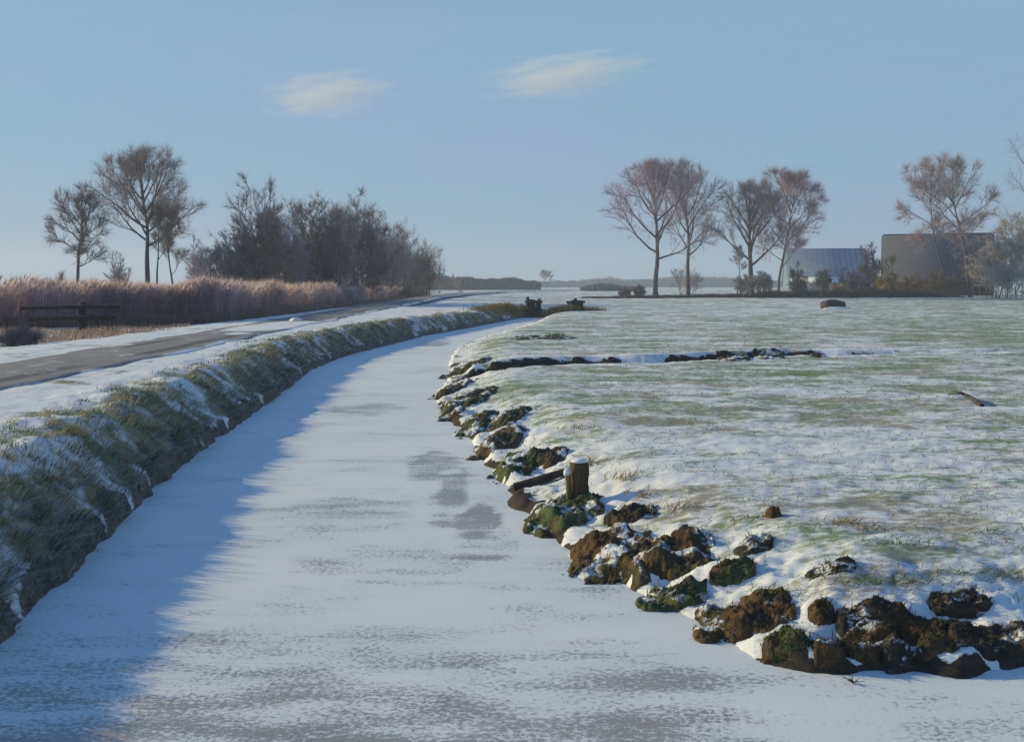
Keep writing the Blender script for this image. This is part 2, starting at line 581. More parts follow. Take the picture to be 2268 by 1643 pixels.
# road: a slightly cambered sheet
ry = np.concatenate([np.linspace(-30, 10, 40)[:-1], 10 * np.exp(np.linspace(0, math.log(47), 500))])
rw = np.linspace(-1, 1, 41)
rxm = road_mid_x(ry)
half = np.interp(ry, [0, 28, 60, 190, 470], [1.85, 1.85, 2.1, 2.6, 3.0])
RX = rxm[:, None] + rw[None] * (half[:, None] + (fbm(ry * 0.35, ry * 0 + 3, 71, 3)[:, None] - 0.5) * 0.8)
RY = np.repeat(ry[:, None], 41, 1)
fx, fy = RX.ravel(), RY.ravel()
base_z = ROAD_Z + 0.04 + 0.03 * (1 - rw ** 2) - 0.16 * smooth(0.80, 1.0, np.abs(rw))
RZ = np.repeat(base_z[None], len(ry), 0)
RZ = RZ - (0.2 * smooth(-15.0, -18.5, RX))
fw = np.repeat(np.abs(rw)[None], len(ry), 0).ravel()
fwn = np.repeat(rw[None], len(ry), 0).ravel()
rsnow = 0.20 + 0.75 * smooth(0.72, 1.0, fw + (fbm(fx * 0.9, fy * 0.35, 73, 3) - 0.5) * 0.5)
for (px, py, rr, a) in ((590, 728, 2.4, 0.65), (640, 720, 2.6, 0.6), (470, 722, 1.4, 0.6), (530, 742, 0.8, 0.5), (200, 775, 1.5, 0.35)):
    c0 = at(px, py, ROAD_Z)
    rsnow = np.maximum(rsnow, a * (1 - smooth(0.3, 1.0, np.hypot((fx - c0[0]) / rr, (fy - c0[1]) / (rr * 2.4)))) + 0.1)
rtrack = 0.95 * (1 - smooth(0.06, 0.16, np.abs(np.abs(fwn - 0.05) - 0.42))) * smooth(0.35, 0.6, fbm(fx * 0.4, fy * 0.12, 77, 3))
ny3, nx3 = RX.shape
idx3 = np.arange(ny3 * nx3).reshape(ny3, nx3)
q3 = np.stack([idx3[:-1, :-1], idx3[:-1, 1:], idx3[1:, 1:], idx3[1:, :-1]], -1).reshape(-1, 4)
tag(mesh('road', np.stack([fx, fy, RZ.ravel()], 1), q3, M_ROAD, smooth_shade=True, attrs={'snow': rsnow, 'track': rtrack}), kind='structure')


# ------------------------------------------------------------------ blades, reeds, weeds
def blades(name, base, height, lean, width, col, mat, segs=2, parent=None, droop=0.35):
    """many grass blades: base (n,3), height (n), lean (n,2) horizontal offset of the tip, width (n), col (n,3)"""
    n = len(base)
    ang = rng.uniform(0, math.pi, n)
    wv = np.stack([np.cos(ang), np.sin(ang), np.zeros(n)], 1) * width[:, None] * 0.5
    Vs, cols = [], []
    for k in range(segs):
        tt = k / segs
        c = base.copy()
        c[:, :2] += lean * (tt ** 1.6)
        c[:, 2] += height * (tt - droop * tt * tt)
        w = wv * (1 - 0.55 * tt)
        Vs += [c - w, c + w]
    tip = base.copy()
    tip[:, :2] += lean
    tip[:, 2] += height * (1 - droop)
    Vs.append(tip)
    m = 2 * segs + 1
    V = np.stack(Vs, 1).reshape(-1, 3)
    off = (np.arange(n) * m)[:, None]
    fq = [off + np.array([[2 * k, 2 * k + 1, 2 * k + 3, 2 * k + 2]]) for k in range(segs - 1)]
    ft = off + np.array([[2 * segs - 2, 2 * segs - 1, 2 * segs]])
    faces = ([np.concatenate(fq)] if fq else []) + [ft]
    return mesh(name, V, faces, mat, parent, col=np.repeat(col, m, 0))


def palette(cols, n, weights=None, jitter=0.18):
    cols = np.array(cols)
    w = None if weights is None else np.array(weights) / sum(weights)
    c = cols[rng.choice(len(cols), n, p=w)]
    return np.clip(c * rng.uniform(1 - jitter, 1 + jitter, (n, 1)), 0, 1)


GREENS = [(0.12, 0.19, 0.075), (0.18, 0.25, 0.11), (0.38, 0.30, 0.13), (0.48, 0.38, 0.20), (0.24, 0.20, 0.16), (0.12, 0.105, 0.085)]


def along(line, n, power=1.0):
    """random places along a polyline, denser close to the camera; returns point and outward normal"""
    seg = np.diff(line, axis=0)
    ln = np.hypot(*seg.T)
    ss = np.linspace(0, 1, 60)
    pts = np.concatenate([a + (b - a) * ss[:, None] for a, b in zip(line[:-1], line[1:])])
    nn = np.concatenate([np.repeat(np.array([[-d[1], d[0]]]) / np.hypot(*d), 60, 0) for d in seg])
    wl = np.repeat(ln, 60) / np.maximum(pts[:, 1], 5) ** power
    wl = np.where(pts[:, 1] < 4.5, 0, wl)
    k = rng.choice(len(pts), n, p=wl / wl.sum())
    return pts[k] + rng.normal(0, 0.06, (n, 2)) * np.maximum(pts[k][:, 1:], 6) / 12, nn[k]


# the left bank
n = 56000
p, nn = along(LEFT, n, 1.15)
off = rng.beta(1.0, 1.6, n) * 2.5
p = p + nn * off[:, None]
z, sn, so, dd, lf = terrain(p[:, 0], p[:, 1])
ok = (dd > 0.02) & (lf > 0.5) & (rng.random(n) > np.clip(sn * 1.15 - 0.12, 0, 0.95)) & (np.abs(p[:, 0] - road_mid_x(p[:, 1])) > 2.0)
ok &= fbm(p[:, 0] * 3, p[:, 1] * 3, 83, 2) > 0.36
p, nn, z, off, sn = p[ok], nn[ok], z[ok], off[ok], sn[ok]
n = len(p)
far = np.clip(p[:, 1] / 14, 1, 3)
slope = np.clip(1.4 - off, 0, 1)
h = (0.06 + 0.32 * rng.random(n) ** 2.4) * (1 - 0.55 * smooth(0.9, 1.7, off))
lean = -nn * (h * (0.4 + 1.0 * slope) * rng.uniform(0.3, 1.3, n))[:, None] + rng.normal(0, 0.06, (n, 2)) + np.stack([h * 0.1, -h * 0.35], 1)
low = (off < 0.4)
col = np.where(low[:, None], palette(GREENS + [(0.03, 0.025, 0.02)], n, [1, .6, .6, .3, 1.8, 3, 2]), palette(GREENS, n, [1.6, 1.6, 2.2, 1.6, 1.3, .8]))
frost = rng.random(n) < 0.38
col = np.where(frost[:, None], palette([(0.42, 0.46, 0.48), (0.55, 0.58, 0.60)], n), col)
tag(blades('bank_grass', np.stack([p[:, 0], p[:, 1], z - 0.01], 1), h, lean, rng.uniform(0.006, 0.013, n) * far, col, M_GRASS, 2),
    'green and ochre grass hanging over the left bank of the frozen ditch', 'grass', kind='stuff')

# longer drooping tussocks on the same bank, clustered
nc, nbl = 900, 34
pc, nc_n = along(LEFT, nc, 1.1)
offc = rng.beta(1.3, 1.5, nc) * 1.9 + 0.05
pc = pc + nc_n * offc[:, None]
zc_, snc, soc, ddc, lfc = terrain(pc[:, 0], pc[:, 1])
okc = (ddc > 0.05) & (lfc > 0.5)
pc, nc_n, offc = pc[okc], nc_n[okc], offc[okc]
nc = len(pc)
p = np.repeat(pc, nbl, 0) + rng.normal(0, 0.055, (nc * nbl, 2)) * np.clip(np.repeat(pc[:, 1:], nbl, 0) / 14, 1, 2.2)
nn = np.repeat(nc_n, nbl, 0)
sl_ = np.repeat(np.clip(1.5 - offc, 0.15, 1), nbl)
z = ground_z(p[:, 0], p[:, 1])
n = len(p)
h = rng.uniform(0.10, 0.34, n) * np.repeat(rng.uniform(0.5, 1.0, nc), nbl)
lean = -nn * (h * sl_ * rng.uniform(0.5, 1.5, n))[:, None] + rng.normal(0, 0.07, (n, 2))
tone = np.array(GREENS + [(0.42, 0.35, 0.20), (0.40, 0.44, 0.40)])[np.repeat(rng.choice(8, nc, p=[.12, .14, .16, .13, .10, .05, .12, .18]), nbl)]
col = np.clip(tone * rng.uniform(0.85, 1.4, (n, 1)), 0, 1)
tag(blades('tussock_grass', np.stack([p[:, 0], p[:, 1], z - 0.015], 1), h, lean, rng.uniform(0.006, 0.012, n) * np.clip(p[:, 1] / 14, 1, 3), col, M_GRASS, 3, droop=0.62),
    'olive and straw tussocks drooping down the left bank of the ditch', 'grass', kind='stuff')

# dead grass hanging over the crumbling right-hand edge
n = 16000
p, nn = along(RIGHT, n, 1.15)
off = rng.beta(1.0, 1.8, n) * 1.1 + 0.02
p = p + nn * off[:, None]
z, sn, so, dd, lf = terrain(p[:, 0], p[:, 1])
ok = (dd > 0.03) & (lf < 0.5) & (fbm(p[:, 0] * 2.2, p[:, 1] * 2.2, 85, 3) > 0.50)
p, nn, z = p[ok], nn[ok], z[ok]
n = len(p)
h = 0.04 + 0.16 * rng.random(n) ** 2
lean = -nn * (h * rng.uniform(0.2, 1.2, n))[:, None] + rng.normal(0.01, 0.04, (n, 2))
tag(blades('edge_grass', np.stack([p[:, 0], p[:, 1], z - 0.01], 1), h, lean, rng.uniform(0.006, 0.012, n) * np.clip(p[:, 1] / 13, 1, 3),
           palette([(0.14, 0.18, 0.07), (0.30, 0.21, 0.10), (0.20, 0.13, 0.07), (0.10, 0.08, 0.06)], n), M_GRASS, 2),
    'brown and green dead grass along the crumbling right edge of the ditch', 'grass', kind='stuff')

# short stubble of the snowy field
n = 90000
yy = 7.6 * np.exp(rng.random(n) ** 0.9 * math.log(90 / 7.6))
xx = rng.uniform(-0.16, 0.60, n) * yy
z, sn, so, dd, lf = terrain(xx, yy)
ok = (dd > 0.35) & (lf < 0.5) & (rng.random(n) > np.clip(sn * 1.15, 0, 0.96)) & (fbm(xx * 1.3, yy * 3.0, 89, 3) > 0.47)
xx, yy, z = xx[ok], yy[ok], z[ok]
n = len(xx)
h = rng.uniform(0.025, 0.085, n)
lean = np.stack([rng.normal(0.03, 0.05, n), rng.normal(-0.01, 0.03, n)], 1)
hu = fbm(xx * 0.6, yy * 1.1, 97, 3)
col = np.where((hu > 0.52)[:, None], palette([(0.17, 0.26, 0.10), (0.22, 0.31, 0.13)], n), palette([(0.40, 0.32, 0.18), (0.30, 0.25, 0.19), (0.25, 0.22, 0.14)], n))
tag(blades('field_grass', np.stack([xx, yy, z - 0.005], 1), h, lean, rng.uniform(0.006, 0.012, n) * np.clip(yy / 12, 1, 4), col, M_GRASS, 2),
    'short green and straw grass poking through the snow of the wide field', 'grass', kind='stuff')

# reeds beyond the road
REED = np.array([(-34, 50), (-22.5, 53), (-17.0, 57), (-16.8, 75), (-18.5, 120), (-21.5, 195)])
n = 42000
seg = np.diff(REED, axis=0)
ss = rng.random(n)
ylen = np.interp(ss, [0, .14, .28, .5, .8, 1], np.arange(6))
k = np.clip(ylen.astype(int), 0, 4)
fr = (ylen - k)[:, None]
p = REED[k] * (1 - fr) + REED[k + 1] * fr
dirn = seg[k] / np.hypot(*seg[k].T)[:, None]
p = p + np.stack([-dirn[:, 1], dirn[:, 0]], 1) * (rng.beta(1, 1.6, n) * 3.4 + (fbm(p[:, 1] * 0.5, p[:, 0] * 0.5, 101, 3) - 0.5) * 2.0)[:, None]
z = ground_z(p[:, 0], p[:, 1])
h = rng.uniform(1.5, 2.55, n) * (0.68 + 0.64 * fbm(p[:, 0] * 0.45, p[:, 1] * 0.30, 103, 4)) * np.interp(p[:, 1], [50, 120, 190], [1.06, 1.0, 0.95])
lean = np.stack([rng.normal(0.12, 0.18, n), rng.normal(-0.05, 0.16, n)], 1)
hu = fbm(p[:, 0] * 0.12 + 5, p[:, 1] * 0.10, 107, 3)[:, None]
ca = palette([(0.65, 0.50, 0.46), (0.60, 0.46, 0.46), (0.69, 0.54, 0.45)], n)
cb = palette([(0.62, 0.49, 0.58), (0.66, 0.53, 0.61), (0.56, 0.46, 0.47)], n)
sel = np.clip((p[:, 1:] - 52) / 30 + (hu - 0.5) * 3, 0, 1)
col = cb * (1 - sel) + ca * sel
w = rng.uniform(0.016, 0.030, n) * np.clip(p[:, 1] / 60, 0.9, 2.4)
reed = blades('reed_bed', np.stack([p[:, 0], p[:, 1], z - 0.05], 1), h * 1.12, lean, w, col, M_REED, 3, droop=0.10)
tag(reed, 'long bed of pinkish brown dead reeds beyond the road', 'reeds', kind='stuff')
# feathery plumes on part of the stalks belong to the same bed
m = rng.random(n) < 0.40
pb = np.stack([p[m, 0] + lean[m, 0] * 0.75, p[m, 1] + lean[m, 1] * 0.75, z[m] + h[m] * 0.80], 1)
nm = len(pb)
tag(blades('reed_plumes', pb, rng.uniform(0.3, 0.5, nm), np.stack([rng.normal(0.22, 0.1, nm), rng.normal(0, 0.1, nm)], 1), rng.uniform(0.06, 0.12, nm) * np.clip(pb[:, 1] / 80, 0.9, 1.8),
           palette([(0.58, 0.47, 0.45), (0.50, 0.41, 0.45), (0.62, 0.50, 0.40)], nm), M_REED, 2),
    'soft pinkish plumes on the tops of the dead reeds', 'reeds', kind='stuff')
# reddish low growth at the foot of the reeds
n = 26000
ylen = np.interp(rng.random(n), [0, .2, .35, .6, .85, 1], np.arange(6))
k = np.clip(ylen.astype(int), 0, 4)
fr = (ylen - k)[:, None]
p = REED[k] * (1 - fr) + REED[k + 1] * fr
p = p + np.stack([rng.uniform(0.0, 1.2, n), rng.uniform(-1.6, 0.3, n)], 1)
z = ground_z(p[:, 0], p[:, 1])
h = rng.uniform(0.3, 1.15, n)
col = palette([(0.42, 0.28, 0.24), (0.36, 0.24, 0.21), (0.46, 0.33, 0.21), (0.26, 0.20, 0.20)], n)
tag(blades('brown_sedge', np.stack([p[:, 0], p[:, 1], z - 0.03], 1), h, rng.normal(0, 0.22, (n, 2)), rng.uniform(0.02, 0.045, n) * np.clip(p[:, 1] / 60, 0.8, 2.2), col, M_REED, 2),
    'reddish brown sedge along the foot of the reed bed', 'sedge', kind='stuff')
# lilac stubble in front of the fence
n = 9000
yy = rng.uniform(37, 53, n)
xx = X_at(rng.uniform(-60, 420, n), yy)
z = ground_z(xx, yy)
ok = (xx < -15.6) & (fbm(xx * 0.5, yy * 0.5, 113, 3) > 0.42)
xx, yy, z = xx[ok], yy[ok], z[ok]
n = len(xx)
tag(blades('pale_stubble', np.stack([xx, yy, z - 0.02], 1), rng.uniform(0.12, 0.40, n), rng.normal(0.03, 0.1, (n, 2)), rng.uniform(0.02, 0.04, n),
           palette([(0.26, 0.21, 0.25), (0.34, 0.25, 0.21), (0.22, 0.18, 0.19), (0.36, 0.27, 0.18)], n), M_REED, 2),
    'pale lilac and straw stubble in front of the dark rail fence', 'stubble', kind='stuff')


def weed_strip(name, pts, n, hmin, hmax, cols, label, depth=2.5, wid=0.05, cat='weeds'):
    pts = np.array(pts, float)
    tt = rng.random(n) * (len(pts) - 1)
    k = np.minimum(tt.astype(int), len(pts) - 2)
    fr = (tt - k)[:, None]
    p = pts[k] * (1 - fr) + pts[k + 1] * fr
    hs = p[:, 2]
    p = p[:, :2] + rng.normal(0, depth * 0.4, (n, 2))
    z = ground_z(p[:, 0], p[:, 1])
    hh = rng.uniform(hmin, hmax, n) * hs * (0.6 + 0.8 * fbm(p[:, 0] * 0.4, p[:, 1] * 0.4, 127, 3))
    o = blades(name, np.stack([p[:, 0], p[:, 1], z - 0.05], 1), hh, rng.normal(0, 0.3, (n, 2)) * hh[:, None], rng.uniform(0.6, 1.4, n) * wid, palette(cols, n), M_WEED, 2)
    return tag(o, label, cat, kind='stuff')


DARKB = [(0.07, 0.055, 0.05), (0.10, 0.08, 0.07), (0.14, 0.11, 0.085), (0.085, 0.075, 0.05)]
weed_strip('dead_weeds', [(X_at(1300, 190), 190, .5), (X_at(1420, 192), 192, .9), (X_at(1560, 200), 200, 1.2), (X_at(1700, 198), 198, 2.0), (X_at(1800, 198), 198, 2.4), (X_at(1900, 200), 200, 2.6), (X_at(2000, 205), 205, 2.2), (X_at(2120, 205), 205, .6)],
           22000, 0.5, 1.2, DARKB, 'dark strip of dead weeds along the far edge of the field', 2.5, 0.10)
weed_strip('thicket_undergrowth', [(X_at(240, 85), 85, 1.4), (X_at(380, 92), 92, 1.3), (X_at(500, 100), 100, 1.8), (X_at(650, 115), 115, 2.2), (X_at(800, 150), 150, 2.6), (X_at(930, 232), 232, 2.6)],
           14000, 0.8, 1.9, [(0.10, 0.085, 0.07), (0.14, 0.12, 0.085), (0.17, 0.115, 0.095)], 'dark brown undergrowth at the foot of the bare thicket', 3.0, 0.07, 'undergrowth')
weed_strip('dry_sedge', [(X_at(1060, 79), 79, .6), (X_at(1110, 88), 88, .9), (X_at(1158, 93), 93, 1.3), (X_at(1212, 94.5), 94.5, 1.4), (X_at(1250, 94), 94, 1.3), (X_at(1330, 98), 98, .5)],
           5200, 0.5, 1.0, [(0.40, 0.30, 0.11), (0.33, 0.23, 0.09), (0.26, 0.17, 0.08)], 'ochre sedge around the old timber dam', 1.3, 0.05, 'sedge')


# ------------------------------------------------------------------ bare trees
def tube(pts, rad, sides):
    """tapered tube along pts (m,3), radii (m)"""
    pts = np.asarray(pts, float)
    m = len(pts)
    d = np.gradient(pts, axis=0)
    d /= np.linalg.norm(d, axis=1)[:, None] + 1e-9
    ref = np.where(np.abs(d[:, 2:3]) > 0.95, np.array([[1.0, 0, 0]]), np.array([[0, 0, 1.0]]))
    u = np.cross(d, ref)
    u /= np.linalg.norm(u, axis=1)[:, None] + 1e-9
    v = np.cross(d, u)
    a = np.arange(sides) * 2 * math.pi / sides
    ring = u[:, None] * np.cos(a)[None, :, None] + v[:, None] * np.sin(a)[None, :, None]
    V = (pts[:, None] + ring * np.asarray(rad)[:, None, None]).reshape(-1, 3)
    i = np.arange(m - 1)[:, None] * sides
    j = np.arange(sides)[None]
    jn = (j + 1) % sides
    Fq = np.stack([i + j, i + jn, i + sides + jn, i + sides + j], -1).reshape(-1, 4)
    return V, Fq


class Bag:
    def __init__(self):
        self.V, self.Q, self.T, self.n = [], [], [], 0

    def add(self, V, Q=None, T=None):
        self.V.append(V)
        if Q is not None and len(Q):
            self.Q.append(Q + self.n)
        if T is not None and len(T):
            self.T.append(T + self.n)
        self.n += len(V)

    def build(self, name, mat, parent=None, smooth_shade=True):
        f = []
        if self.Q:
            f.append(np.concatenate(self.Q))
        if self.T:
            f.append(np.concatenate(self.T))
        return mesh(name, np.concatenate(self.V), f, mat, parent, smooth_shade)


def path(r, start, d, L, n, wig, up):
    pts = [np.array(start, float)]
    d = np.array(d, float)
    for _ in range(n):
        d = d + r.normal(0, wig, 3) + np.array([0, 0, up])
        d /= np.linalg.norm(d)
        pts.append(pts[-1] + d * L / n)
    return np.array(pts), d


def rand_off(r, d, ang):
    """a direction at about ang from d"""
    a = r.normal(0, 1, 3)
    a -= d * (a @ d)
    a /= np.linalg.norm(a) + 1e-9
    return d * math.cos(ang) + a * math.sin(ang)


def twigs(r, ends, per, L, w, spread, up):
    """fine twigs as narrow kinked slivers growing from ends [(point, direction)]"""
    if not ends:
        return np.zeros((0, 3)), np.zeros((0, 3), int)
    P = np.repeat(np.array([e[0] for e in ends]), per, 0)
    D = np.repeat(np.array([e[1] for e in ends]), per, 0)
    n = len(P)
    D = D + r.normal(0, spread, (n, 3)) + np.array([0, 0, up])
    D /= np.linalg.norm(D, axis=1)[:, None]
    ln = L * r.uniform(0.45, 1.25, n)[:, None]
    mid = P + D * ln * 0.5
    D2 = D + r.normal(0, 0.28, (n, 3))
    D2 /= np.linalg.norm(D2, axis=1)[:, None]
    tip = mid + D2 * ln * 0.5
    side = np.cross(D, r.normal(0, 1, (n, 3)))
    side /= np.linalg.norm(side, axis=1)[:, None] + 1e-9
    side *= w * r.uniform(0.6, 1.3, n)[:, None]
    V = np.stack([P - side, P + side, mid + side * 0.75, mid - side * 0.75, tip], 1).reshape(-1, 3)
    o = (np.arange(n) * 5)[:, None]
    T = np.concatenate([o + np.array([[0, 1, 2]]), o + np.array([[0, 2, 3]]), o + np.array([[3, 2, 4]])])
    return V, T


def bare_tree(name, px, base, Y, top, halfw, label, cat='tree', group=None, fork=0.35, seed=1, twig='grey', barkm=None, n_limb=8, lean=0.0,
              density=1.0, tw=0.016, spread=(0.35, 0.95), trunk_r=None, bush=False, up=0.10, dome=1.0, sub=(7, 6), gz=None):
    """a leafless tree whose crown fits top (picture row) and halfw (picture units)"""
    r = np.random.default_rng(seed)
    x0 = X_at(px, Y)
    z0 = float(ground_z([x0], [Y])[0]) if gz is None else gz
    H = Z_at(top, Y) - z0
    W = halfw * Y / F
    rad = trunk_r or H * 0.017
    root = empty(name, (x0, Y, z0))
    tag(root, label, cat, group)
    barkm = barkm or M_BARK
    trunk, crown, ends = Bag(), Bag(), []
    limbs = []
    zf = H * fork

    def fit(start, d, L):
        """shorten a limb so that it stays in the crown's envelope"""
        for _ in range(12):
            e = start + d * L
            zc = zf + (H - zf) * 0.45
            q = ((e[0] - lean * e[2]) / W) ** 2 + (e[1] / W) ** 2 + (max(e[2] - zc, 0) / (H - zc)) ** 2 * dome + (min(e[2] - zc, 0) / (zc - zf * 0.6 + 0.5)) ** 2 * 0.6
            if q < 1.0:
                break
            L *= 0.86
        return L

    if bush:
        stems = []
        for k in range(n_limb):
            a = r.uniform(0, 2 * math.pi)
            tilt = r.uniform(0.02, spread[1])
            d = np.array([math.cos(a) * math.sin(tilt), math.sin(a) * math.sin(tilt), math.cos(tilt)])
            s = np.array([r.uniform(-0.45, 0.45) * W, r.uniform(-0.45, 0.45) * W, -0.2])
            stems.append((s, d, H * r.uniform(0.62, 1.0)))
        tops = stems
    else:
        dl = np.array([lean, 0, 1.0])
        tp, td = path(r, (0, 0, -0.3), dl / np.linalg.norm(dl), H * 0.80, 12, 0.045, 0.02)
        tr = rad * np.linspace(1.0, 0.14, 13) ** 0.9
        tr[0] *= 1.35
        V, Q = tube(tp, tr, 9)
        trunk.add(V, Q)
        tops = []
        for k in range(n_limb):
            f = fork / 0.80 + (0.97 - fork / 0.80) * (k / n_limb) ** 0.85
            f = min(f, 0.97)
            i = f * 12
            s = tp[int(i)] * (1 - i % 1) + tp[min(int(i) + 1, 12)] * (i % 1)
            a = k * 2.4 + r.uniform(-0.4, 0.4)
            tilt = spread[1] + (spread[0] - spread[1]) * (k / n_limb) + r.uniform(-0.12, 0.12)
            d = np.array([math.cos(a) * math.sin(tilt), math.sin(a) * math.sin(tilt), math.cos(tilt)])
            tops.append((s, d, H * 0.62 * (1 - 0.45 * k / n_limb)))
        ends.append((tp[-1], td))
        tops.append((tp[-1], td, H * 0.26))
    for s, d, L in tops:
        L = fit(s, d, L) * r.uniform(0.85, 1.0)
        lp, ld = path(r, s, d, L, 7, 0.09, up)
        r0 = rad * (0.50 if not bush else 0.8) * (0.45 + 0.55 * L / (H * 0.62))
        V, Q = tube(lp, r0 * np.linspace(1, 0.22, 8), 5)
        limbs.append((V, Q))
        for j in range(sub[0]):
            f = 0.22 + 0.78 * (j + r.random()) / sub[0]
            i = min(f, 0.999) * 7
            b0 = lp[int(i)] * (1 - i % 1) + lp[min(int(i) + 1, 7)] * (i % 1)
            bd0 = lp[min(int(i) + 1, 7)] - lp[int(i)]
            bd = rand_off(r, bd0 / np.linalg.norm(bd0), r.uniform(0.35, 0.85))
            bL = fit(b0, bd, L * 0.5 * (1.15 - 0.55 * f))
            bp, be = path(r, b0, bd, bL, 4, 0.13, up * 0.8)
            V, Q = tube(bp, max(r0 * 0.34, tw * 1.7) * np.linspace(1, 0.3, 5), 4)
            crown.add(V, Q)
            ends.append((bp[-1], be))
            for q in range(sub[1]):
                f2 = 0.2 + 0.8 * (q + r.random()) / sub[1]
                i2 = min(f2, 0.999) * 4
                c0 = bp[int(i2)] * (1 - i2 % 1) + bp[min(int(i2) + 1, 4)] * (i2 % 1)
                cd = rand_off(r, be, r.uniform(0.3, 0.9))
                cL = bL * 0.5 * (1.2 - 0.6 * f2)
                cp, ce = path(r, c0, cd, cL, 2, 0.15, up * 0.6)
                V, Q = tube(cp, tw * np.array([1.25, 0.95, 0.6]), 3)
                crown.add(V, Q)
                ends.append((cp[-1], ce))
                ends.append((cp[1], ce))
    tL = max(H * (0.080 if bush else 0.068), 0.5)
    V, T = twigs(r, ends, max(1, int(round(7 * density))), tL, tw * 0.55, 0.5, 0.12)
    crown.add(V, T=T)
    if trunk.V:
        trunk.build('trunk', barkm, root)
    else:
        for V, Q in limbs:
            trunk.add(V, Q)
        trunk.build('trunk', barkm, root)
    if not bush:
        for V, Q in limbs:
            mesh('limb', V, Q, barkm, root, True)
    cr = crown.build('crown', M_TWIG[twig], root)
    cr['kind'] = 'stuff'
    return root


G_LT = 'tall bare trees behind the reeds'
bare_tree('bare_tree', 172, 625, 100, 410, 72, 'bare tree with ragged tiered crown and sinuous trunk, leftmost behind the reeds', group=G_LT, fork=0.36, seed=3, twig='dark', n_limb=16, density=0.75, sub=(7, 5), spread=(0.5, 1.25), up=0.05, tw=0.022, trunk_r=0.22)
bare_tree('bare_tree', 326, 610, 110, 332, 128, 'tallest bare tree of the left group with wide domed crown', group=G_LT, fork=0.40, seed=11, twig='grey', n_limb=15, density=1.1, sub=(8, 6), spread=(0.45, 1.2), up=0.08, tw=0.020, trunk_r=0.34)
bare_tree('bare_tree', 345, 610, 112, 440, 34, 'slim bare trunk just right of the tallest domed tree', group=G_LT, fork=0.45, seed=12, twig='grey', n_limb=7, spread=(0.15, 0.6), tw=0.018, trunk_r=0.15, density=1.2)
bare_tree('bare_tree', 384, 610, 112, 455, 48, 'slim bare tree with open fork between the domed tree and the thicket', group=G_LT, fork=0.33, seed=17, twig='grey', n_limb=7, spread=(0.2, 0.7), tw=0.018, trunk_r=0.14, density=1.2)

G_SH = 'bare shrubs of the left thicket'
thick = [
    # px, Y, top, halfw, twig, density, label
    (452, 108, 505, 34, 'lilac', .8, 'small airy bare shrub standing apart left of the thicket'),
    (520, 110, 505, 44, 'pale', 1.0, 'low pinkish shrub leaning out at the left end of the thicket'),
    (572, 112, 392, 46, 'dark', 1.3, 'tallest dark shrub of the thicket, at its left shoulder'),
    (622, 118, 455, 40, 'lilac', 1.1, 'lilac grey shrub filling the dip right of the tallest one'),
    (680, 122, 418, 44, 'dark', 1.2, 'dark shrub with pointed top in the middle of the thicket'),
    (740, 126, 440, 44, 'grey', 1.2, 'grey brown shrub right of the pointed middle shrub'),
    (800, 134, 412, 44, 'dark', 1.2, 'dark shrub with a tall spiky top near the right of the thicket'),
    (850, 170, 478, 38, 'grey', 1.1, 'lower grey shrub stepping down at the right of the thicket'),
    (895, 200, 495, 34, 'pale', 1.0, 'pale shrub of upright wands near the right end of the thicket'),
    (930, 228, 548, 30, 'rust', 1.1, 'dark reddish shrub on the ground at the thicket\'s right end'),
    (948, 230, 522, 26, 'pale', .6, 'thin pale shrub leaning right at the end of the thicket'),
]
for i, (px, Y, top, hw, tw_, de, lab) in enumerate(thick):
    bare_tree('bare_shrub', px, 620, Y, top, hw * 1.2, lab, 'shrub', G_SH, fork=0.02, seed=40 + i, twig=tw_, barkm=M_BARK_DARK, n_limb=20 if 0 < i < 10 else 9,
              density=de * 1.5, tw=0.026, spread=(0.1, 0.55), bush=True, trunk_r=0.09, up=0.04, dome=0.8, sub=(8, 4), lean=0.12 if i == 10 else 0.0)
for i, (px, Y, top, hw, tw_, lab) in enumerate([
    (118, 90, 592, 24, 'grey', 'small wispy bush behind the reeds at the far left'),
    (258, 92, 560, 34, 'grey', 'small wispy bush between the two left trees'),
    (500, 100, 590, 40, 'dark', 'low dark bush at the left foot of the thicket'),
    (975, 300, 598, 22, 'pale', 'low tan bush just right of the thicket in front of the far wood'),
    (1012, 330, 606, 16, 'grey', 'low grey bush in front of the dark far wood'),
]):
    bare_tree('bare_shrub', px, 620, Y, top, hw, lab, 'shrub', 'low bushes along the left skyline', fork=0.02, seed=70 + i, twig=tw_, n_limb=8, density=0.7 if i < 2 else 1.2, tw=0.024 if Y < 200 else 0.06,
              spread=(0.1, 0.7), bush=True, trunk_r=0.06, sub=(5, 4))

G_RT = 'bare trees on the far edge of the field'
bare_tree('bare_tree', 1452, 658, 192, 362, 134, 'bare pinkish tree with the widest crown, left of the row across the field', group=G_RT, fork=0.30, seed=101, twig='pink', n_limb=15, spread=(0.42, 1.15), tw=0.030, trunk_r=0.55, up=0.06, density=1.1)
bare_tree('bare_tree', 1524, 652, 200, 360, 92, 'tall narrow bare tree with a low Y fork, second in the row across the field', group=G_RT, fork=0.32, seed=105, twig='pale', n_limb=13, spread=(0.35, 1.0), tw=0.030, trunk_r=0.48, up=0.09, density=1.0)
bare_tree('bare_tree', 1664, 652, 200, 398, 104, 'bare tree with a thick bushy foot and many rising limbs in the row', group=G_RT, fork=0.28, seed=109, twig='pale', n_limb=15, spread=(0.38, 1.0), tw=0.030, trunk_r=0.62, up=0.07, density=1.0)
bare_tree('bare_tree', 1722, 648, 206, 378, 96, 'dense mauve bare tree at the right end of the row, leaning right', group=G_RT, fork=0.25, seed=113, twig='pink', n_limb=15, spread=(0.4, 1.15), tw=0.032, trunk_r=0.32, up=0.05, density=1.9, lean=0.08)
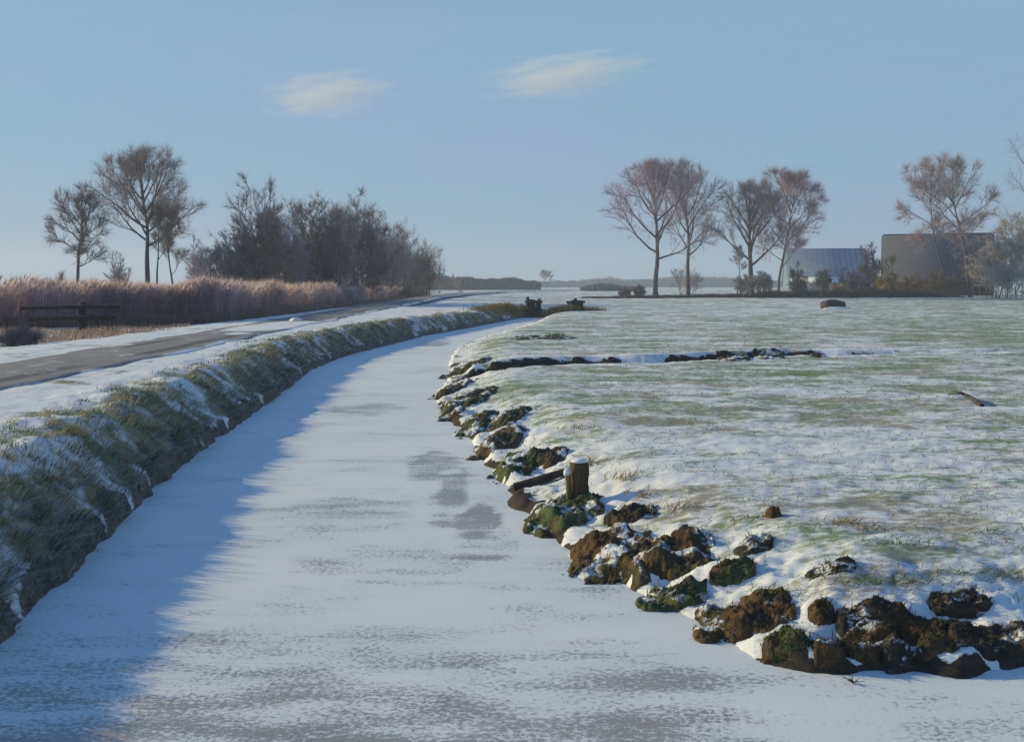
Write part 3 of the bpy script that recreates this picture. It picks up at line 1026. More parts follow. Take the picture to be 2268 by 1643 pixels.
bare_tree('bare_tree', 1633, 648, 198, 545, 22, 'thin young trunk with few twigs left of the thick bushy foot', group=G_RT, fork=0.5, seed=117, twig='grey', n_limb=5, spread=(0.2, 0.6), tw=0.025, trunk_r=0.13, density=0.5)

bare_tree('bare_tree', 2103, 640, 215, 342, 78, 'slender tree leaning left with pink twigs before the big dark roof', group='leaning trees at the farmhouse', fork=0.34, seed=131, twig='pink', n_limb=11, spread=(0.5, 1.35), tw=0.034, trunk_r=0.30, up=0.02, density=1.2, lean=-0.17, dome=0.8)
bare_tree('bare_tree', 2150, 640, 210, 352, 95, 'stouter leaning tree with ochre and pink twigs before the dark roof', group='leaning trees at the farmhouse', fork=0.30, seed=137, twig='pale', n_limb=11, spread=(0.5, 1.35), tw=0.034, trunk_r=0.42, up=0.02, density=1.2, lean=-0.13, dome=0.8)
bare_tree('bare_tree', 2290, 640, 195, 240, 84, 'sparse bare tree cut off by the right edge of the picture', group='leaning trees at the farmhouse', fork=0.25, seed=139, twig='pale', n_limb=9, spread=(0.3, 1.2), tw=0.020, trunk_r=0.3, up=0.04, density=0.45, sub=(5, 4))

for i, (px, Y, top, hw, tw_, lab, de) in enumerate([
    (2185, 232, 520, 50, 'plum', 'dark plum grey shrub at the right end of the big dark roof', 1.6),
    (2215, 200, 535, 62, 'beige', 'pale beige bare bush in front of the farmhouse\'s right end', 2.6),
    (2270, 195, 462, 66, 'beige', 'tallest pale beige bush, at the right edge of the picture', 3.0),
    (2225, 185, 585, 80, 'beige', 'low spreading beige bush at the foot of the taller beige ones', 2.6),
    (1768, 215, 580, 17, 'plum', 'small round topped plum grey shrub left of the blue barn', 2.2),
    (1822, 218, 600, 26, 'plum', 'low plum grey shrub in front of the blue barn\'s left half', 1.6),
    (1882, 218, 590, 26, 'plum', 'plum grey shrub in front of the blue barn\'s right half', 1.6),
    (1928, 222, 540, 24, 'plum', 'tall dark round topped shrub at the right end of the blue barn', 2.2),
    (1966, 206, 538, 17, 'ochre', 'narrow upright ochre shrub between the blue barn and the dark roof', 4.0),
    (1952, 212, 600, 22, 'rust', 'low rust brown bush left of the narrow ochre shrub', 1.6),
    (2080, 210, 598, 50, 'rust', 'rust brown bush under the leaning trees', 1.3),
    (2020, 214, 606, 40, 'rust', 'dark rust bush under the left end of the big dark roof', 1.4),
    (1860, 207, 628, 34, 'ochre', 'low ochre bush on the dark strip before the blue barn', 1.2),
    (1385, 190, 636, 14, 'dark', 'small dark bush left of the widest tree, first of two', 1.8),
    (1418, 190, 634, 12, 'dark', 'small dark bush nearer the widest tree trunk, second of two', 1.8),
    (1690, 200, 598, 20, 'grey', 'grey shrub between the two right trunks of the row', 1.4),
    (1655, 196, 610, 34, 'pale', 'pale brown bush hugging the thick foot of the third tree', 1.2),
    (1515, 260, 590, 60, 'pale', 'faint pale bush behind the second tree of the row', 0.5),
]):
    bare_tree('bare_shrub', px, 640, Y, top, hw, lab, 'shrub', 'shrubs across the field', fork=0.02, seed=200 + i, twig=tw_, barkm=M_BARK_DARK, n_limb=11, density=de, tw=0.040,
              spread=(0.1, 0.6), bush=True, trunk_r=0.08, up=0.07, dome=0.85, sub=(6, 5))
bare_tree('bare_tree', 1210, 648, 480, 598, 20, 'tiny faint tree on the skyline behind the timber dam', fork=0.35, seed=301, twig='lilac', n_limb=8, spread=(0.5, 1.2), tw=0.045, trunk_r=0.10, density=0.8)
bare_tree('bare_shrub', 36, 745, 36, 712, 92, 'low dark tangled bush at the left edge beside the road', 'shrub', None, fork=0.02, seed=310, twig='plum', barkm=M_BARK_DARK, n_limb=12, density=0.8, tw=0.010, spread=(0.6, 1.45), bush=True, trunk_r=0.025, up=0.02, sub=(6, 4))


# ------------------------------------------------------------------ far woods (uncountable masses)
def far_wood(name, px0, px1, Y, tops, n, cols, label):
    xs = rng.uniform(X_at(px0, Y), X_at(px1, Y), n)
    yy = Y + rng.uniform(0, 40, n)
    pxs = xs * F / Y + CX
    top = np.interp(pxs, *zip(*tops))
    hh = (EYE - (top - HOR) * Y / F - 0.5) * rng.uniform(0.5, 1.0, n) * (0.55 + 0.95 * fbm(xs * 60 / Y, yy * 0, 151, 5, 0.7))
    z = np.full(n, 0.4)
    o = blades(name, np.stack([xs, yy, z], 1), np.maximum(hh, 1.0), rng.normal(0, 0.9, (n, 2)), rng.uniform(0.5, 1.4, n) * Y / 500, palette(cols, n), M_WEED, 2, droop=0.05)
    return tag(o, label, 'wood', kind='stuff')


far_wood('dark_far_wood', 900, 1196, 520, [(900, 612), (990, 611), (1080, 616), (1150, 617), (1196, 622)], 26000, [(0.04, 0.034, 0.045), (0.06, 0.05, 0.062)], 'dark purplish wood on the skyline right of the thicket')
far_wood('blue_far_wood', 1150, 1800, 1100, [(1150, 622), (1300, 616), (1420, 613), (1560, 612), (1700, 614), (1800, 616)], 12000, [(0.07, 0.065, 0.07), (0.09, 0.085, 0.085)], 'pale blue hazy wood low on the skyline behind the row of trees')
far_wood('far_scrub', 1300, 1420, 420, [(1300, 632), (1340, 626), (1420, 630)], 1800, [(0.13, 0.10, 0.11), (0.10, 0.08, 0.085)], 'low mauve scrub on the skyline left of the row of trees')

# ------------------------------------------------------------------ buildings
t = NT('dark_roof', 0.85, 0.2)
t.color(t.ramp(t.noise(0.8, 5, 0.6, (1, 1, 3)), [(0.3, (0.075, 0.080, 0.112)), (0.7, (0.115, 0.118, 0.155))]))
t.bump(t.noise(3, 4), 0.5, 0.1)
M_ROOF = t.m
t = NT('blue_sheet', 0.5, 0.4)
t.color(t.ramp(t.noise(0.5, 4, 0.6, (0.3, 1, 2)), [(0.3, (0.155, 0.215, 0.32)), (0.7, (0.225, 0.29, 0.40))]))
M_BLUE = t.m
t = NT('dark_brick', 0.9, 0.2)
t.color(t.ramp(t.noise(1.2, 4), [(0.3, (0.055, 0.045, 0.045)), (0.7, (0.085, 0.070, 0.068))]))
M_BRICK = t.m
t = NT('snow_layer', 0.7, 0.2)
t.color(SNOW)
t.bump(t.noise(12, 4), 0.3, 0.03)
M_SNOW = t.m


def box(bag, x0, x1, y0, y1, z0, z1):
    V = np.array([(x, y, z) for z in (z0, z1) for y in (y0, y1) for x in (x0, x1)], float)
    Q = np.array([(0, 2, 3, 1), (4, 5, 7, 6), (0, 1, 5, 4), (1, 3, 7, 5), (3, 2, 6, 7), (2, 0, 4, 6)])
    bag.add(V, Q)


def roof_shell(bag, L, D, z_eave, z_ridge, clip, over=0.6, th=0.35):
    """ridge along x, both ends with a small hip of length clip; a solid with thickness"""
    hx, hy = L / 2 + over, D / 2 + over
    k = 0.95                                        # the hips start this far up the slope
    zc = z_eave + (z_ridge - z_eave) * k
    yc = hy * (1 - k)
    out = [(-hx, -hy, z_eave), (hx, -hy, z_eave), (hx, hy, z_eave), (-hx, hy, z_eave),
           (-hx, -yc, zc), (hx, -yc, zc), (hx, yc, zc), (-hx, yc, zc),
           (-hx + clip, 0, z_ridge), (hx - clip, 0, z_ridge)]
    V = np.array(out + [(x, y, z - th) for x, y, z in out], float)
    f = [(0, 1, 5, 4), (4, 5, 9, 8), (2, 3, 7, 6), (6, 7, 8, 9)]
    tr = [(4, 8, 7), (5, 6, 9)]
    Q = f + [tuple(i + 10 for i in q[::-1]) for q in f] + [(0, 10, 11, 1), (2, 12, 13, 3), (0, 4, 14, 10), (4, 7, 17, 14), (7, 3, 13, 17), (1, 11, 15, 5), (5, 15, 16, 6), (6, 16, 12, 2)]
    T = tr + [tuple(i + 10 for i in q[::-1]) for q in tr]
    bag.add(V, np.array(Q), np.array(T))


# farmhouse with a huge dark roof
FY = 238
fx0, fx1 = X_at(1990, FY), X_at(2216, FY)
L = fx1 - fx0
zr = Z_at(514, FY) - 0.5
fh = empty('farmhouse', ((fx0 + fx1) / 2, FY + 7, 0.5))
tag(fh, 'farmhouse with a huge dark plum roof behind two leaning trees', 'farmhouse')
fh.rotation_euler = (0, 0, R(-19))
b = Bag()
ww = L / 2 - 0.35
D = 13.0
V = []
prof = [(-D / 2, 0), (D / 2, 0), (D / 2, 3.2), (D / 2 * 0.06, 3.2 + (zr - 4.0) * 0.90), (-D / 2 * 0.06, 3.2 + (zr - 4.0) * 0.90), (-D / 2, 3.2)]
V = np.array([(x, y, z) for x in (-ww, ww) for y, z in prof], float)
Q = np.array([(i, (i + 1) % 6, (i + 1) % 6 + 6, i + 6) for i in range(6)] + [(0, 5, 2, 1), (5, 4, 3, 2), (6, 7, 8, 11), (11, 8, 9, 10)])
b.add(V, Q)
b.build('wall', M_BRICK, fh, False)
b = Bag()
roof_shell(b, L, D, 3.6, zr, 0.5)
rf = b.build('roof', M_ROOF, fh, False)
b = Bag()
V, Q = tube([(-L / 2 + 0.2, 0, zr - 0.13), (0, 0, zr - 0.13), (L / 2 - 0.2, 0, zr - 0.13)], [0.17, 0.17, 0.17], 7)
b.add(V, Q)
b.build('ridge', M_ROOF, rf)

# blue barn farther back
BY = 285
bx0, bx1 = X_at(1757, BY), X_at(1936, BY)
L = bx1 - bx0
zr = Z_at(548, BY) - 0.5
bn = empty('barn', ((bx0 + bx1) / 2, BY + 8, 0.5))
tag(bn, 'low blue grey barn with a broad plain roof beyond the field', 'barn')
bn.rotation_euler = (0, 0, R(-9))
b = Bag()
box(b, -L / 2 + 0.4, L / 2 - 0.4, -8, 8, 0, 3.4)
prof = [(-8, 3.4), (8, 3.4), (0, zr - 0.5)]
V = np.array([(x, y, z) for x in (-L / 2 + 0.4, L / 2 - 0.4) for y, z in prof], float)
b.add(V, T=np.array([(0, 2, 1), (3, 4, 5)]))
b.build('wall', M_BLUE, bn, False)
rfb = None
b = Bag()
for sgn in (-1, 1):
    V = np.array([(x, sgn * y, z) for x in (-L / 2, L / 2) for y, z in ((8.6, 3.1), (0.0, zr), (0.0, zr - 0.3), (8.6, 2.8))], float)
    b.add(V, np.array([(0, 4, 5, 1), (3, 2, 6, 7), (0, 3, 7, 4), (0, 1, 2, 3), (4, 7, 6, 5)]))
rfb = b.build('roof', M_BLUE, bn, False)
for k in range(15):                                    # standing seams that run down the sheet roof
    x = -L / 2 + 0.8 + k * (L - 1.6) / 14
    b = Bag()
    V, Q = tube([(x, -8.55, 3.16), (x, 0, zr + 0.05)], [0.045, 0.045], 4)
    b.add(V, Q)
    b.build('seam', M_BLUE, rfb, False)
b = Bag()
V = np.array([(x, y, z) for x in (-L / 2 + 1, L / 2 - 6) for y, z in ((-8.5, 3.17), (-7.2, 3.17 + 1.3 * (zr - 3.1) / 8.6 + .03), (-7.2, 3.3 + 1.3 * (zr - 3.1) / 8.6), (-8.5, 3.30))], float)
b.add(V, np.array([(0, 1, 5, 4), (3, 7, 6, 2), (0, 4, 7, 3), (1, 2, 6, 5), (0, 3, 2, 1), (4, 5, 6, 7)]))
b.build('snow_strip', M_SNOW, rfb, False)

# ------------------------------------------------------------------ earth clods along the right-hand ditch edge
t = NT('peaty_clod', 0.9, 0.2)
n1 = t.noise(3.5, 4, 0.6)
n2 = t.noise(7.0, 5, 0.65)
oi = t.n('ObjectInfo')
sepc = t.n('SeparateColor')
t.l(oi.outputs['Color'], sepc.inputs[0])
dark = t.ramp(n2, [(0.3, (0.025, 0.021, 0.019)), (0.7, (0.085, 0.070, 0.062))])
brown = t.ramp(n2, [(0.3, (0.055, 0.031, 0.015)), (0.7, (0.155, 0.085, 0.038))])
green = t.ramp(n2, [(0.3, (0.032, 0.050, 0.022)), (0.7, (0.12, 0.15, 0.065))])
c = t.mix(t.math('ADD', t.ramp(n1, [(0.42, 0.0), (0.56, 1.0)]), t.math('SUBTRACT', sepc.outputs[0], 0.5), True), dark, brown)
n3 = t.noise(2.7, 4, 0.6)
c = t.mix(t.math('MULTIPLY', t.ramp(n3, [(0.40, 0.0), (0.54, 1.0)]), sepc.outputs[1], True), c, green)
snf = t.math('MULTIPLY', t.ramp(t.up(), [(0.62, 0.0), (0.82, 1.0)]), t.ramp(t.noise(2.6, 4, 0.55), [(0.54, 0.0), (0.60, 1.0)]))
c = t.mix(snf, c, SNOW)
t.color(c)
t.bump(t.math('ADD', n2, t.math('MULTIPLY', snf, 0.5)), 0.8, 0.06)
M_CLOD = t.m


def ico(sub):
    me = bpy.data.meshes.new('tmp')
    import bmesh
    bm = bmesh.new()
    bmesh.ops.create_icosphere(bm, subdivisions=sub, radius=1)
    V = np.array([v.co[:] for v in bm.verts])
    Fa = np.array([[v.index for v in f.verts] for f in bm.faces])
    bm.free()
    bpy.data.meshes.remove(me)
    return V, Fa


ICO5, ICO3 = ico(5), ico(3)


def noise3(P, s, seed):
    return (noise(P[:, 0] * s + 3.1, P[:, 1] * s + P[:, 2] * s * 0.7, seed) + noise(P[:, 1] * s - 7.7, P[:, 2] * s + P[:, 0] * s * 0.6, seed + 1) + noise(P[:, 2] * s + 1.9, P[:, 0] * s - P[:, 1] * s * 0.8, seed + 2)) / 3 - 0.5


def clod(x0, x1, y0, y1, brown, green, label, seed, z0=None, tuft=20, gcols=None, rise=None):
    """ragged slab of peat turf on the bank, its outline within the picture box x0..x1, y0..y1"""
    r = np.random.default_rng(seed)
    pxm = (x0 + x1) / 2
    xf, Yf, zf = on_ground(pxm, y1 + 2)
    wid = (x1 - x0) * Yf / F * 1.22
    H = rise or min(max(0.055 + 0.045 * wid, 0.065), 0.115)
    Yb = on_ground(pxm, y0, H * 0.8)[1]
    dep = min(max(Yb - Yf, 0.30), 3.2) * 1.12
    if z0 is not None and z0 >= 0.4:
        H *= 0.7
    Yc = Yf + dep * 0.5
    xc = X_at(pxm, Yc)
    root = empty('earth_clod', (xc, Yc, zf))
    tag(root, label, 'earth clod', 'earth clods along the ditch edge')
    nu, nv = (84, 60) if (x1 - x0) > 90 and Yf < 16 else (44, 30)
    uu, vv = np.meshgrid(np.linspace(-1, 1, nu), np.linspace(-1, 1, nv))
    u, v = uu.ravel(), vv.ravel()
    wx, wy = xc + u * wid / 2 + v * dep * 0.10, Yc + v * dep / 2
    k = 1.0 if Yf < 16 else 16 / Yf
    # ragged outline: turn the plan with noise
    wu = u + (fbm(wx * 4 * k, wy * 3 * k, seed, 3) - 0.5) * 0.55
    wv = v + (fbm(wx * 4 * k, wy * 3 * k, seed + 3, 3) - 0.5) * 0.6
    rr = (np.abs(wu) ** 2.3 + np.abs(wv) ** 2.3) ** (1 / 2.3)
    s = (0.98 - rr) * 1.25 + (fbm(wx * 5 * k, wy * 4 * k, seed + 5, 4, 0.6) - 0.5) * 1.05 - smooth(0.82, 1.0, np.maximum(np.abs(u), np.abs(v))) * 1.2
    g = np.maximum(terrain(wx, wy)[0], -0.03)
    hgt = H * smooth(-0.06, 0.62, s) * (0.45 + 1.1 * fbm(wx * 4 * k, wy * 4 * k, seed + 9, 4, 0.6)) + smooth(0.0, 0.35, s) * (fbm(wx * 13 * k, wy * 13 * k, seed + 11, 4, 0.65) - 0.5) * 0.085 / k ** 0.5
    z = g + hgt - 0.07 * (1 - smooth(-0.12, 0.06, s))
    P = np.stack([wx - xc, wy - Yc, z - zf], 1)
    ii = np.arange(nu * nv).reshape(nv, nu)
    Q = np.stack([ii[:-1, :-1], ii[:-1, 1:], ii[1:, 1:], ii[1:, :-1]], -1).reshape(-1, 4)
    Q = Q[(s[Q].max(1) > -0.3)]
    used = np.unique(Q)
    rm = np.full(len(P), -1)
    rm[used] = np.arange(len(used))
    # keep the one connected body (drop crumbs)
    lab = np.arange(len(used))
    Qr = rm[Q]
    for _ in range(400):
        m = lab[Qr].min(1)
        new = lab.copy()
        np.minimum.at(new, Qr.ravel(), np.repeat(m, 4))
        if (new == lab).all():
            break
        lab = new
    best = np.bincount(lab).argmax()
    Qr = Qr[(lab[Qr] == best).all(1)]
    PU = P[used]
    used2 = np.unique(Qr)
    rm2 = np.full(len(PU), -1)
    rm2[used2] = np.arange(len(used2))
    o = mesh('soil', PU[used2], rm2[Qr], M_CLOD, root, True)
    o.color = (brown, green, 0, 1)
    if tuft:
        c = np.where(s > 0.05)[0]
        if len(c):
            q = r.choice(c, tuft * 3)
            nb = len(q)
            gx_ = P[q] + np.stack([r.normal(0, 0.01, nb), r.normal(0, 0.01, nb), np.full(nb, -0.015)], 1)
            h = r.uniform(0.03, 0.12, nb) * max(1, Yf / 22)
            lean = np.stack([r.normal(0.02, 0.05, nb), r.normal(-0.05, 0.05, nb)], 1)
            gg = blades('grass', gx_, h, lean, r.uniform(0.006, 0.012, nb) * max(1, Yf / 16), palette(gcols or ([(0.06, 0.09, 0.03)] * int(1 + 3 * green) + [(0.15, 0.095, 0.04), (0.05, 0.04, 0.03), (0.09, 0.06, 0.035)]), nb), M_GRASS, 2, root, 0.4)
            gg['kind'] = 'stuff'
    return root


CL = [
    (990, 1082, 762, 818, .45, .4, 'dark overhanging lump at the corner where the narrow trench meets the ditch', None),
    (975, 1040, 832, 872, .35, .2, 'small grey brown lump just below the trench corner', None),
    (985, 1088, 868, 905, .35, .9, 'olive lump with a long flat top, second below the trench corner', None),
    (970, 1030, 902, 932, .3, .3, 'flat dark sliver at the ice edge below the olive lump', None),
    (1015, 1095, 912, 962, .6, .9, 'green and brown lump between the dark sliver and the rounded clod', None),
    (1090, 1165, 908, 950, .2, .5, 'dark grassy lump set back behind the green and brown one', 0.25),
    (1050, 1158, 948, 1006, .7, .35, 'rounded brown topped clod with a dark belly', None),
    (1088, 1200, 1000, 1062, .3, .9, 'long green edged clod next above the plank', None),
    (1190, 1258, 990, 1036, .25, .2, 'dark pair of lumps behind the green edged clod', 0.25),
    (1145, 1340, 1092, 1190, .35, 1.0, 'mossy green clod at the foot of the short wooden post', None),
    (1338, 1455, 1118, 1160, .15, .2, 'grey lump with a pointed tail right of the wooden post', 0.35),
    (1245, 1440, 1172, 1300, .75, .3, 'large brown clod with ragged snow, left half of the biggest lump', None),
    (1400, 1585, 1172, 1290, .6, .25, 'large brown clod set back, right half of the biggest lump', 0.1),
    (1625, 1712, 1184, 1228, .0, .2, 'small black lump alone in the snow right of the biggest lump', 0.4),
    (1572, 1672, 1252, 1300, .2, .9, 'dark green clod up on the snow above the spreading brown one', 0.3),
    (1408, 1566, 1294, 1356, .3, .9, 'dark green clod lying free on the ice edge', None),
    (1534, 1680, 1330, 1430, .85, .3, 'spreading red brown clod, its left part', None),
    (1640, 1760, 1296, 1400, .55, .25, 'spreading dark brown clod, its right part', 0.1),
    (1688, 1806, 1384, 1472, .5, 1.0, 'olive green clod low on the ice edge', None),
    (1780, 1895, 1242, 1272, .0, .2, 'thin black strip lying alone in the snow', 0.42),
    (1790, 1850, 1338, 1394, .6, .2, 'small brown and black clod left of the large black one', 0.2),
    (1852, 2052, 1328, 1402, .1, .15, 'large black clod at the top of the lower right bank', 0.2),
    (1862, 1990, 1388, 1440, .9, .2, 'flat rust brown clod below the large black one', 0.05),
    (1990, 2095, 1356, 1428, .85, .1, 'rust brown clod between two black ones', 0.1),
    (2050, 2205, 1322, 1382, .1, .1, 'long black clod sloping up to the right', 0.25),
    (1800, 1872, 1430, 1488, .2, .2, 'small black clod at the ice, left of three in a row', None),
    (1868, 1960, 1436, 1482, .8, .2, 'brown clod at the ice, between the black ones of the lowest row', None),
    (1952, 2022, 1432, 1496, .15, .15, 'round black clod at the ice, right of the brown one in the lowest row', None),
    (2018, 2120, 1432, 1486, .5, .35, 'dark brown clod with a green tip, right end of the lowest row', None),
    (2085, 2210, 1376, 1440, .2, .1, 'black clod stepping down towards the right edge', 0.15),
    (2180, 2300, 1372, 1474, .1, .1, 'big black clod cut by the right edge of the picture', None),
]
for i, (x0, x1, y0, y1, br, gr, lab, z0) in enumerate(CL):
    clod(x0, x1, y0, y1, br, gr, lab, 400 + 7 * i, z0, tuft=int(24 + (x1 - x0) * 0.35))
# small reddish clod out in the snow
clod(1686, 1732, 1126, 1148, 1.0, .0, 'small rust coloured clod alone on the snowy field', 901, 0.48, tuft=4, rise=0.12)

# far banks of the ditch: dark overhang on the bend
for i, (x0, x1, y0, y1, br, gr, lab, z0) in enumerate([
    (1130, 1275, 722, 752, .3, 1.0, 'low olive green hump on the far bend of the ditch', 0.4),
    (1670, 1735, 770, 794, .1, .2, 'dark broken lump on the narrow trench across the field', 0.4),
    (1585, 1660, 782, 798, .1, .2, 'flat dark lump beside the broken one on the trench', 0.4),
    (1790, 1822, 780, 790, .0, .0, 'tiny black lump farthest right on the narrow trench', 0.45),
]):
    clod(x0, x1, y0, y1, br, gr, lab, 950 + 11 * i, z0, tuft=30)

# ------------------------------------------------------------------ wooden post with a snow cap, and a plank
t = NT('weathered_wood', 0.85, 0.2)
t.color(t.ramp(t.noise(9, 5, 0.65, (1, 1, 0.12)), [(0.3, (0.045, 0.028, 0.018)), (0.7, (0.15, 0.095, 0.055))]))
t.bump(t.noise(14, 5, 0.6, (1, 1, 0.08)), 0.7, 0.02)
M_WOOD = t.m
t = NT('pale_wood', 0.85, 0.2)
t.color(t.ramp(t.noise(9, 5, 0.65, (1, 1, 0.12)), [(0.3, (0.16, 0.115, 0.05)), (0.7, (0.32, 0.24, 0.12))]))
M_WOODP = t.m
t = NT('dark_wood', 0.85, 0.2)
t.color(t.ramp(t.noise(6, 5, 0.65, (1, 1, 0.2)), [(0.3, (0.022, 0.020, 0.022)), (0.7, (0.06, 0.052, 0.05))]))
M_WOODD = t.m
t = NT('mossy_wood', 0.85, 0.2)
t.color(t.ramp(t.noise(4, 5, 0.65, (1, 1, 0.2)), [(0.3, (0.030, 0.034, 0.030)), (0.7, (0.11, 0.105, 0.075))]))
M_WOODM = t.m


def log(bag, p0, p1, r0, r1, seed, sides=12, rings=9, rough=0.10, cap=True):
    """rough round timber from p0 to p1"""
    r = np.random.default_rng(seed)
    p0, p1 = np.array(p0, float), np.array(p1, float)
    s = np.linspace(0, 1, rings)
    pts = p0 + (p1 - p0) * s[:, None]
    pts[1:-1] += r.normal(0, 0.03 * r0, (rings - 2, 3))
    V, Q = tube(pts, r0 + (r1 - r0) * s, sides)
    prof = 1 + r.normal(0, rough, sides)
    cen = np.repeat(pts, sides, 0)
    V = cen + (V - cen) * np.tile(prof, rings)[:, None]
    bag.add(V, Q)
    if cap:
        for ring, flip in ((0, True), (rings - 1, False)):
            c = pts[ring]
            ids = np.arange(sides) + ring * sides
            n0 = bag.n
            Vc = np.concatenate([V[ids], [c]])
            T = np.array([(i, (i + 1) % sides, sides) for i in range(sides)])
            bag.add(Vc, T=T[:, ::-1] if flip else T)


px_, py_, pz_ = on_ground(1283, 1104)
post = empty('wooden_post', (px_, py_, pz_))
tag(post, 'short square wooden post with snow on its head at the ditch edge', 'post')
ph = Z_at(1024, py_) - pz_
hw = 0.098
b = Bag()
V, Q = [], []
rngp = np.random.default_rng(5)
levels = np.linspace(-0.35, ph, 14)
ring = []
for zz in levels:
    for (sx, sy) in ((-1, -1), (-.3, -1.03), (.35, -1.0), (1, -1), (1.03, 0), (1, 1), (0, 1.02), (-1, 1), (-1.02, 0.1)):
        ring.append((sx * hw + rngp.normal(0, 0.004), sy * hw + rngp.normal(0, 0.004), zz))
ring = np.array(ring)
k = 9
i = np.arange(len(levels) - 1)[:, None] * k
j = np.arange(k)[None]
Q = np.stack([i + j, i + (j + 1) % k, i + k + (j + 1) % k, i + k + j], -1).reshape(-1, 4)
top_i = (len(levels) - 1) * k
Vt = np.concatenate([ring, [(0, 0, ph + 0.008)]])
T = np.array([(top_i + a, top_i + (a + 1) % k, len(ring)) for a in range(k)])
b.add(Vt, Q, T)
bd = b.build('shaft', M_WOOD, post, False)
bd.rotation_euler = (0, 0, R(14))
# snow cap
V0, Fa = ICO3
P = V0 * (1 + 0.25 * noise3(V0, 2.2, 77)[:, None])
P = P * np.array([hw * 1.08, hw * 1.08, 0.038]) + np.array([-0.005, 0, ph + 0.022])
P[:, 2] = np.maximum(P[:, 2], ph + 0.004)
mesh('snow_cap', P, Fa, M_SNOW, post, True)
# pale batten against its left side
b = Bag()
box(b, -0.035, 0.035, -0.02, 0.02, -0.3, ph * 0.72)
bt = b.build('batten', M_WOODP, post, False)
bt.location = (-hw - 0.032, -0.055, 0)
bt.rotation_euler = (R(3), R(-5), R(14))
P = V0 * (1 + 0.3 * noise3(V0, 2.2, 79)[:, None]) * np.array([0.05, 0.05, 0.06]) + np.array([-hw - 0.06, -0.055, ph * 0.74])
mesh('snow_cap', P, Fa, M_SNOW, post, True)

a0, a1 = on_ground(1140, 1086), on_ground(1252, 1056)
b = Bag()
d = np.array([a1[0] - a0[0], a1[1] - a0[1], 0.30])
log(b, (a0[0], a0[1], a0[2] + 0.04), (a1[0], a1[1], a1[2] + 0.06), 0.07, 0.055, 9, 10, 8, 0.14)
pk = b.build('old_timber', M_WOODD, None, False)
tag(pk, 'dark old timber lying up the bank left of the wooden post', 'timber')

# dry tufts by the post and on the field
G_T = 'straw tufts in the snow'
for i, (px, py, nb, hh, cc, lab) in enumerate([
    (1312, 1030, 60, .26, 'o', 'straw coloured tuft just right of the wooden post\'s head'),
    (1385, 1062, 70, .26, 'o', 'ochre tuft bending right, upper one behind the post'),
    (1420, 1095, 60, .20, 'o', 'ochre tuft with long blades right of the post\'s shadow'),
    (1490, 1130, 50, .22, 'o', 'thin straw tuft above the biggest brown lump'),
    (1540, 1120, 40, .18, 'o', 'small straw tuft right of the thin one above the brown lump'),
    (1860, 1160, 90, .14, 'o', 'wide flattened ochre tuft in the middle of the near field'),
    (1930, 1172, 60, .13, 'o', 'ochre tuft touching the wide flattened one on its right'),
    (2010, 1204, 60, .12, 'g', 'long low green and brown tuft on the right of the near field'),
    (1905, 1290, 70, .11, 'g', 'bright green tuft, first above the large black clod'),
    (1995, 1285, 80, .12, 'g', 'bright green tuft, second above the large black clod'),
    (1760, 1305, 70, .12, 'g', 'bright green tuft behind the spreading dark brown clod'),
    (2160, 1270, 80, .11, 'g', 'bright green tuft near the right edge of the near field'),
    (2190, 1180, 70, .11, 'g', 'low green tuft farther back near the right edge'),
    (2262, 1274, 60, .11, 'g', 'bright green tuft cut by the right edge'),
    (1660, 1150, 26, .12, 'd', 'tiny dark sprig left of the small rust clod'),
    (1180, 905, 60, .16, 'g', 'green tuft behind the olive lump on the field edge'),
    (1290, 950, 60, .16, 'g', 'green tuft out on the field above the wooden post'),
    (1232, 745, 60, .35, 'g', 'olive tuft crowning the green hump on the far bend'),
]):
    x, y, z = on_ground(px, py)
    r = np.random.default_rng(600 + i)
    wd = 0.16 if cc == 'o' else 0.26
    bp = np.stack([np.clip(r.normal(0, wd, nb), -1.7 * wd, 1.7 * wd), r.normal(0, 0.07, nb), np.full(nb, -0.01)], 1)
    cs = {'o': [(0.34, 0.25, 0.11), (0.27, 0.19, 0.08), (0.40, 0.31, 0.17)], 'g': [(0.13, 0.20, 0.06), (0.18, 0.26, 0.085), (0.16, 0.14, 0.06)], 'd': [(0.05, 0.04, 0.03)]}[cc]
    o = blades('grass_tuft', bp, r.uniform(0.4, 1.1, nb) * hh, np.stack([r.normal(0.10, 0.12, nb), r.normal(-0.03, 0.05, nb)], 1), r.uniform(0.007, 0.013, nb) * max(1, y / 14), palette(cs, nb), M_GRASS, 3, None, 0.35)
    o.location = (x, y, z)
    tag(o, lab, 'grass tuft', G_T)
x, y = at(1890, 1512, 0.0)
r = np.random.default_rng(31)
b = Bag()
for k in range(9):
    a = r.uniform(0, 6.28)
    pts, _ = path(r, (0, 0, 0), (math.cos(a) * 0.7, math.sin(a) * 0.4, 0.8), r.uniform(0.06, 0.13), 4, 0.3, -0.1)
    V, Q = tube(pts, [0.004, 0.004, 0.003, 0.002, 0.001], 4)
    b.add(V, Q)
t = NT('green_sprig', 0.7, 0.2)
t.color((0.045, 0.075, 0.03))
o = b.build('weed_sprig', t.m, None)
o.location = (x, y, 0)
tag(o, 'small green sprig frozen in the ice at the lower right', 'sprig')

